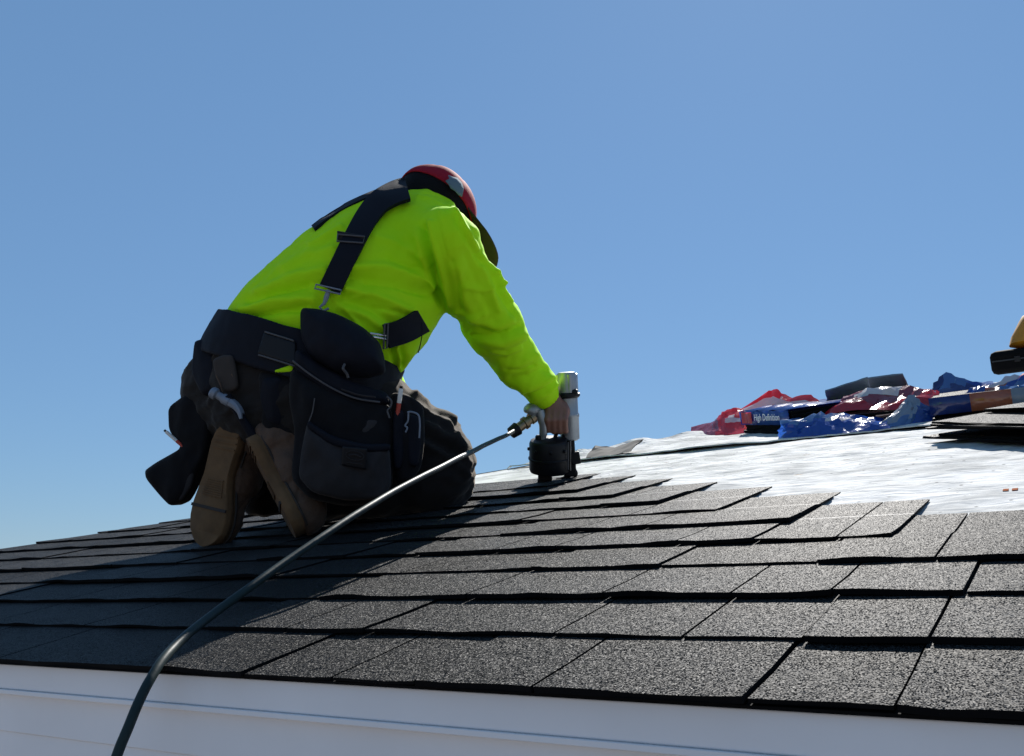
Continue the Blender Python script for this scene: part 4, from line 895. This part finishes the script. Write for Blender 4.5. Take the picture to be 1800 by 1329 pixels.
def text_on(name, body, size, m, parent, org, ex, ey, nrm, lift=.002, shear=0.0, shape=None):
    cu_ = bpy.data.curves.new('lettering', 'FONT'); cu_.body = body; cu_.size = size; cu_.shear = shear; cu_.extrude = .0003; cu_.resolution_u = 3
    t = bpy.data.objects.new('lettering_source', cu_); COL.objects.link(t); bpy.context.view_layer.update()
    me = bpy.data.meshes.new_from_object(t.evaluated_get(bpy.context.evaluated_depsgraph_get())); bpy.data.objects.remove(t)
    for v in me.vertices: v.co = Vector(org + ex * v.co.x + ey * v.co.y + nrm * (v.co.z + lift))
    return link(name, me, m, parent)

# packed bundle at the left of the heap
def bundle(fl, fr_dir, length, width, height, label, seed):
    ex = unit(fr_dir - N_R * (fr_dir @ N_R)); ey = np.cross(N_R, ex); ey = ey if ey[1] > 0 else -ey
    o = root('shingle_bundle', fl, label, 'bundle')
    for k in range(7):                                # the shingles of the bundle, edge on
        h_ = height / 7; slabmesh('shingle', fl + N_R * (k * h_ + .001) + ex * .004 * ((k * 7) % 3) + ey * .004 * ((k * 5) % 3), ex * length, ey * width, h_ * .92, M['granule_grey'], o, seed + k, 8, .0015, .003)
    return o, ex, ey
bL = gd(1309, 762); bdir = gd(1450, 766) - bL
BUN, bex, bey = bundle(bL, bdir, .40, .30, .078, 'packed shingle bundle in a blue band with a red block', 3)
SK = MB(); wf = bL - bey * .006                       # wrapper: front face, colours printed in blocks
def wrapface(s0, s1, z0, z1, k, nseg=10):
    v = []; f = []
    for i in range(nseg + 1):
        s = s0 + (s1 - s0) * i / nseg
        for z in (z0, z1): v.append(wf + bex * s + N_R * z + bey * (-.003 * abs(math.sin(s * 37 + z * 20)) - .002 * math.sin(s * 90)))
    for i in range(nseg): f.append((2 * i, 2 * i + 2, 2 * i + 3, 2 * i + 1))
    SK.add(v, f, k)
wrapface(-.004, .40, .034, .084, 0, 30); 
v_ = []; nseg = 30
for i in range(nseg + 1):
    s = -.004 + .404 * i / nseg
    for e_, z in ((-.0, .084), (.10, .090), (.30, .086)): v_.append(wf + bex * s + N_R * (z + .004 * math.sin(s * 50 + e_ * 30)) + bey * e_)
SK.add(v_, [(3 * i + j, 3 * i + 3 + j, 3 * i + 4 + j, 3 * i + 1 + j) for i in range(nseg) for j in range(2)], 0)
wrap = SK.obj('wrapper', [M['p_blue']], BUN); wrap.modifiers.new('film', 'SOLIDIFY').thickness = .0006
RD = MB(); v_ = []
for i in range(7):
    s = .026 + .085 * i / 6
    for z in (.040, .081): v_.append(wf + bex * s + N_R * z + bey * (-.0045 - .003 * abs(math.sin(s * 37 + z * 20)) - .002 * math.sin(s * 90)))
RD.add(v_, [(2 * i, 2 * i + 2, 2 * i + 3, 2 * i + 1) for i in range(6)]); RD.obj('printed_block', M['p_red'], BUN)
text_on('lettering', 'High Definition', .034, M['print'], BUN, wf + bex * .135 + N_R * .051 - bey * .007, bex, N_R, -bey, .001, .2)

REDFLAG = film('plastic_wrapper', [(1262, 752, 3.68), (1340, 734, 3.52), (1400, 732, 3.30), (1442, 730, 3.15)], [(1300, 722, 3.72), (1352, 688, 3.60), (1366, 684, 3.55), (1388, 700, 3.45), (1418, 696, 3.35), (1440, 706, 3.25)], [gd(1310, 752), gd(1380, 735), gd(1440, 728)],
     ['p_white', 'p_red'], lambda s, t: 1 if .42 < t < .78 else 0, 'torn red and white plastic wrapper peaking above the blue banded bundle', amp=.007, seed=21)
film('plastic_wrapper', [gd(1212, 768), gd(1262, 766), gd(1308, 763)], [(1216, 752, 3.85), (1252, 741, 3.75), (1272, 722, 3.70), (1306, 718, 3.66)], [gd(1214, 764), gd(1262, 756), gd(1308, 750)],
     ['p_maroon', 'p_red', 'p_white'], lambda s, t: 0 if s < .5 else (2 if .30 < t < .40 and s > .72 else 1), 'crumpled red film trailing off the left end of the heap', amp=.006, seed=33)
film('plastic_wrapper', [(1432, 735, 3.1), (1500, 722, 3.0), (1560, 722, 2.95), (1640, 716, 2.9)], [(1470, 712, 3.15), (1515, 690, 3.1), (1560, 682, 3.1), (1610, 686, 3.05), (1650, 690, 3.0)], [gd(1480, 716), gd(1560, 704), gd(1650, 692)],
     ['p_maroon', 'p_white', 'p_red'], lambda s, t: (1 if (t > .36 and .2 < s < .62) else (2 if t < .16 or s > .85 else 0)), 'shiny maroon and white film lying under the tilted grey shingles', amp=.010, seed=44)
film('plastic_wrapper', [gd(1368, 771), gd(1420, 768), gd(1500, 761), gd(1560, 754)], [(1374, 742, 3.0), (1425, 733, 2.98), (1490, 734, 2.95), (1552, 738, 2.9)], [gd(1440, 752), gd(1500, 748), gd(1560, 744)],
     ['p_blue', 'p_light', 'p_white'], lambda s, t: (1 if t > .42 and s < .6 else (2 if .28 < t < .36 and s > .45 else 0)), 'flat crumpled blue film between the banded bundle and the pale blue tent of film', amp=.012, seed=55)
film('plastic_wrapper', [gd(1528, 758), gd(1566, 752), gd(1606, 745), gd(1660, 738)], [(1556, 744, 2.86), (1584, 714, 2.88), (1604, 694, 2.92), (1622, 712, 2.90), (1650, 732, 2.86)], [gd(1560, 744), gd(1600, 737), gd(1650, 730)],
     ['p_grey', 'p_blue', 'p_light'], lambda s, t: (1 if s > .62 and t < .55 else (2 if t < .14 else 0)), 'pale blue film standing up in a small tent in front of the lettered navy film', amp=.006, seed=66)
BLUE = film('plastic_wrapper', [(1604, 728, 3.06), (1650, 726, 3.04), (1700, 720, 3.0), (1742, 704, 2.98)], [(1618, 706, 3.12), (1640, 674, 3.16), (1662, 655, 3.18), (1690, 666, 3.14), (1712, 672, 3.10), (1745, 674, 3.06)], [gd(1620, 700), gd(1680, 690), gd(1745, 680)],
     ['p_navy', 'p_blue', 'p_light'], lambda s, t: (2 if .40 < s < .66 and t > .42 else (1 if t > .5 and s > .6 else 0)), 'dark blue film rising to a peak and printed with large white letters', amp=.007, seed=77)
tx = unit(at(1700, 690, 3.03) - at(1630, 712, 3.06)); tn = -unit(at(1665, 700, 1)); tu = unit(np.cross(tn, tx)); tu = tu if tu[2] > 0 else -tu
text_on('lettering', 'hS', .052, M['print'], BLUE, at(1622, 714, 3.03), tx, tu, tn, .004, .25)
text_on('lettering', 'a', .05, M['print'], BLUE, at(1652, 714, 3.02), unit(tx + tu * .1), tu, tn, .004, .1)
film('plastic_wrapper', [(1672, 722, 2.78), (1720, 712, 2.74), (1760, 702, 2.72), (1830, 690, 2.66)], [(1690, 700, 2.84), (1720, 680, 2.86), (1765, 668, 2.84), (1800, 662, 2.82), (1840, 655, 2.8)], [gd(1700, 696), gd(1760, 684), gd(1840, 672)],
     ['p_blue', 'p_orange', 'p_light', 'p_white', 'p_red'], lambda s, t: (1 if .36 < s < .58 and t < .5 else (2 if s > .58 and t < .42 else (4 if s > .70 and .5 < t < .62 else (3 if .5 < t < .58 and s > .2 else 0)))), 'blue film with an orange-brown block draped over the bundle at the right', amp=.009, seed=88)
# tilted loose shingles, the sky's reflection painted into their blue-grey
s1 = slabmesh('loose_shingle', at(1456, 712, 3.32), at(1530, 690, 3.22) - at(1456, 712, 3.32), at(1450, 688, 3.27) - at(1456, 712, 3.32), .006, M['sky_sheen'], None, 5, 8, .0006, .001, M['sky_sheen'])
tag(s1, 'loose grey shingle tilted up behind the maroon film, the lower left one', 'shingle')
s2 = slabmesh('loose_shingle', at(1528, 692, 3.36), at(1598, 684, 3.28) - at(1528, 692, 3.36), at(1516, 667, 3.30) - at(1528, 692, 3.36), .006, M['sky_sheen'], None, 6, 8, .0006, .001, M['sky_sheen'])
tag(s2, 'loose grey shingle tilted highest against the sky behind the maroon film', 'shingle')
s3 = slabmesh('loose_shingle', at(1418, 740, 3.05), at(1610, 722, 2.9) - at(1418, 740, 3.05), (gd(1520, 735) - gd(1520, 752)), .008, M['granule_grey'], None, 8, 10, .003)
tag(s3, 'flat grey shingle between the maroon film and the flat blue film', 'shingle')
# second bundle and the pile of loose shingles at the right
b2 = gd(1640, 742); d2_ = gd(1830, 722) - b2
BU2, ex2, ey2 = bundle(b2, d2_, .75, .30, .07, 'opened shingle bundle with an orange-brown patch on its side', 40)
w2 = b2 - ey2 * .006; mb = MB()
def blk(s0, s1, z0, z1, k): mb.add([w2 + ex2 * s0 + N_R * z0, w2 + ex2 * s1 + N_R * z0, w2 + ex2 * s1 + N_R * z1, w2 + ex2 * s0 + N_R * z1], [(0, 1, 2, 3)], k)
blk(-.003, .11, .02, .074, 0); blk(.11, .22, .02, .074, 1); blk(.22, .60, .02, .074, 2)
o = mb.obj('wrapper', [M['p_navy'], M['p_orange'], M['p_grey']], BU2); o.modifiers.new('film', 'SOLIDIFY').thickness = .0006
text_on('lettering', 'MAX', .03, M['p_navy'], BU2, w2 + ex2 * .30 + N_R * .036 - ey2 * .003, ex2, N_R, -ey2, .001, 0)
PILE = root('shingle_pile', gd(1700, 775), 'pile of loose shingles overhanging the pale underlayment, black edges towards the camera', 'shingle pile')
pb = gd(1622, 774); pe = gd(1870, 782) - pb; py_ = unit(np.cross(N_R, unit(pe))); py_ = py_ if py_[1] > 0 else -py_
for k, (du_, dv_, hz) in enumerate([(0, 0, .002), (.045, .012, .009), (.03, -.006, .030), (.055, -.012, .036), (.05, -.004, .042), (.03, .16, .047), (.06, .14, .053)]):
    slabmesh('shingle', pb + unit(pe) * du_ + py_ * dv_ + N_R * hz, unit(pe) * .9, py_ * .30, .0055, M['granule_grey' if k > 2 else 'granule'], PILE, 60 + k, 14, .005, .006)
# upper right: black case with a yellow sack standing on it
kb = gd(1744, 662); kx = unit(X_R * .95 + D_R * .1)
CASE = root('tool_case', kb, 'black round-cornered case standing higher up the roof at the right edge', 'tool case')
mb = MB(); kh = .135; kc = kb + kx * .30 + N_R * (kh / 2 + .004) + D_R * .12; box(mb, kc, kx * .30, D_R * .12, N_R * kh / 2); mb.obj('shell', M['asphalt'], CASE, bevel=.03)
mb = MB(); box(mb, kc + N_R * .012 - D_R * .121, kx * .29, D_R * .003, N_R * .004); mb.obj('lid_seam', M['p_dark'], CASE)
mb = MB(); box(mb, kc + N_R * .012 - D_R * .124 - kx * .16, kx * .015, D_R * .004, N_R * .016); mb.obj('latch', M['black_plastic'], CASE, bevel=.002)
ky = at(1830, 618, 4.95); SACK = root('yellow_sack', ky, 'yellow sack with a dark tied neck on top of the black case', 'sack')
mb = MB(); prof = [(0, .10), (.015, .135), (.06, .122), (.11, .100), (.15, .076), (.18, .055), (.20, .036), (.21, .026), (.215, .02)]
lathe(mb, kc - kx * .045 + N_R * (kh / 2 + .002), ZUP, prof, 30, e1=kx, sx=1.15, sy=.8)
V_ = np.array(mb.v); ctr_ = V_.mean(0); dr = V_ - ctr_; dr[:, 2] = 0; L_ = np.maximum(np.linalg.norm(dr, axis=1), 1e-6); mb.v = [tuple(a) for a in V_ + dr / L_[:, None] * (.010 * fbm(V_ * 22, 5, 3))[:, None]]
mb.obj('bag', M['yellow'], SACK, sharp=1.2)
mb = MB(); top_ = kc - kx * .045 + N_R * (kh / 2) + ZUP * .215; lathe(mb, top_, ZUP, [(-.01, .022), (.0, .026), (.015, .034), (.035, .030), (.04, .02)], 14); mb.obj('tied_neck', M['p_dark'], SACK)
mb = MB(); box(mb, kc + N_R * (kh / 2) + ZUP * .055 - D_R * .099 - kx * .005, kx * .05, D_R * .003, ZUP * .03); mb.obj('printed_block', M['dark_red'], SACK)
# lifted corner of underlayment near the nailer, and small orange print marks on the sheet
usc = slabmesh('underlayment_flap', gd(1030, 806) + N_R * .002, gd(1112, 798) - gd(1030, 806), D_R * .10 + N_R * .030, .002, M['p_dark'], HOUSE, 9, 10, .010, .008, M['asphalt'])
for (x, y) in ((1768, 861), (1784, 860)):
    mb = MB(); q = gd(x, y, -.0062); box(mb, q, X_R * .004, D_R * .010, N_R * .0003); mb.obj('print_mark', M['print_faint'], HOUSE, smooth=False)
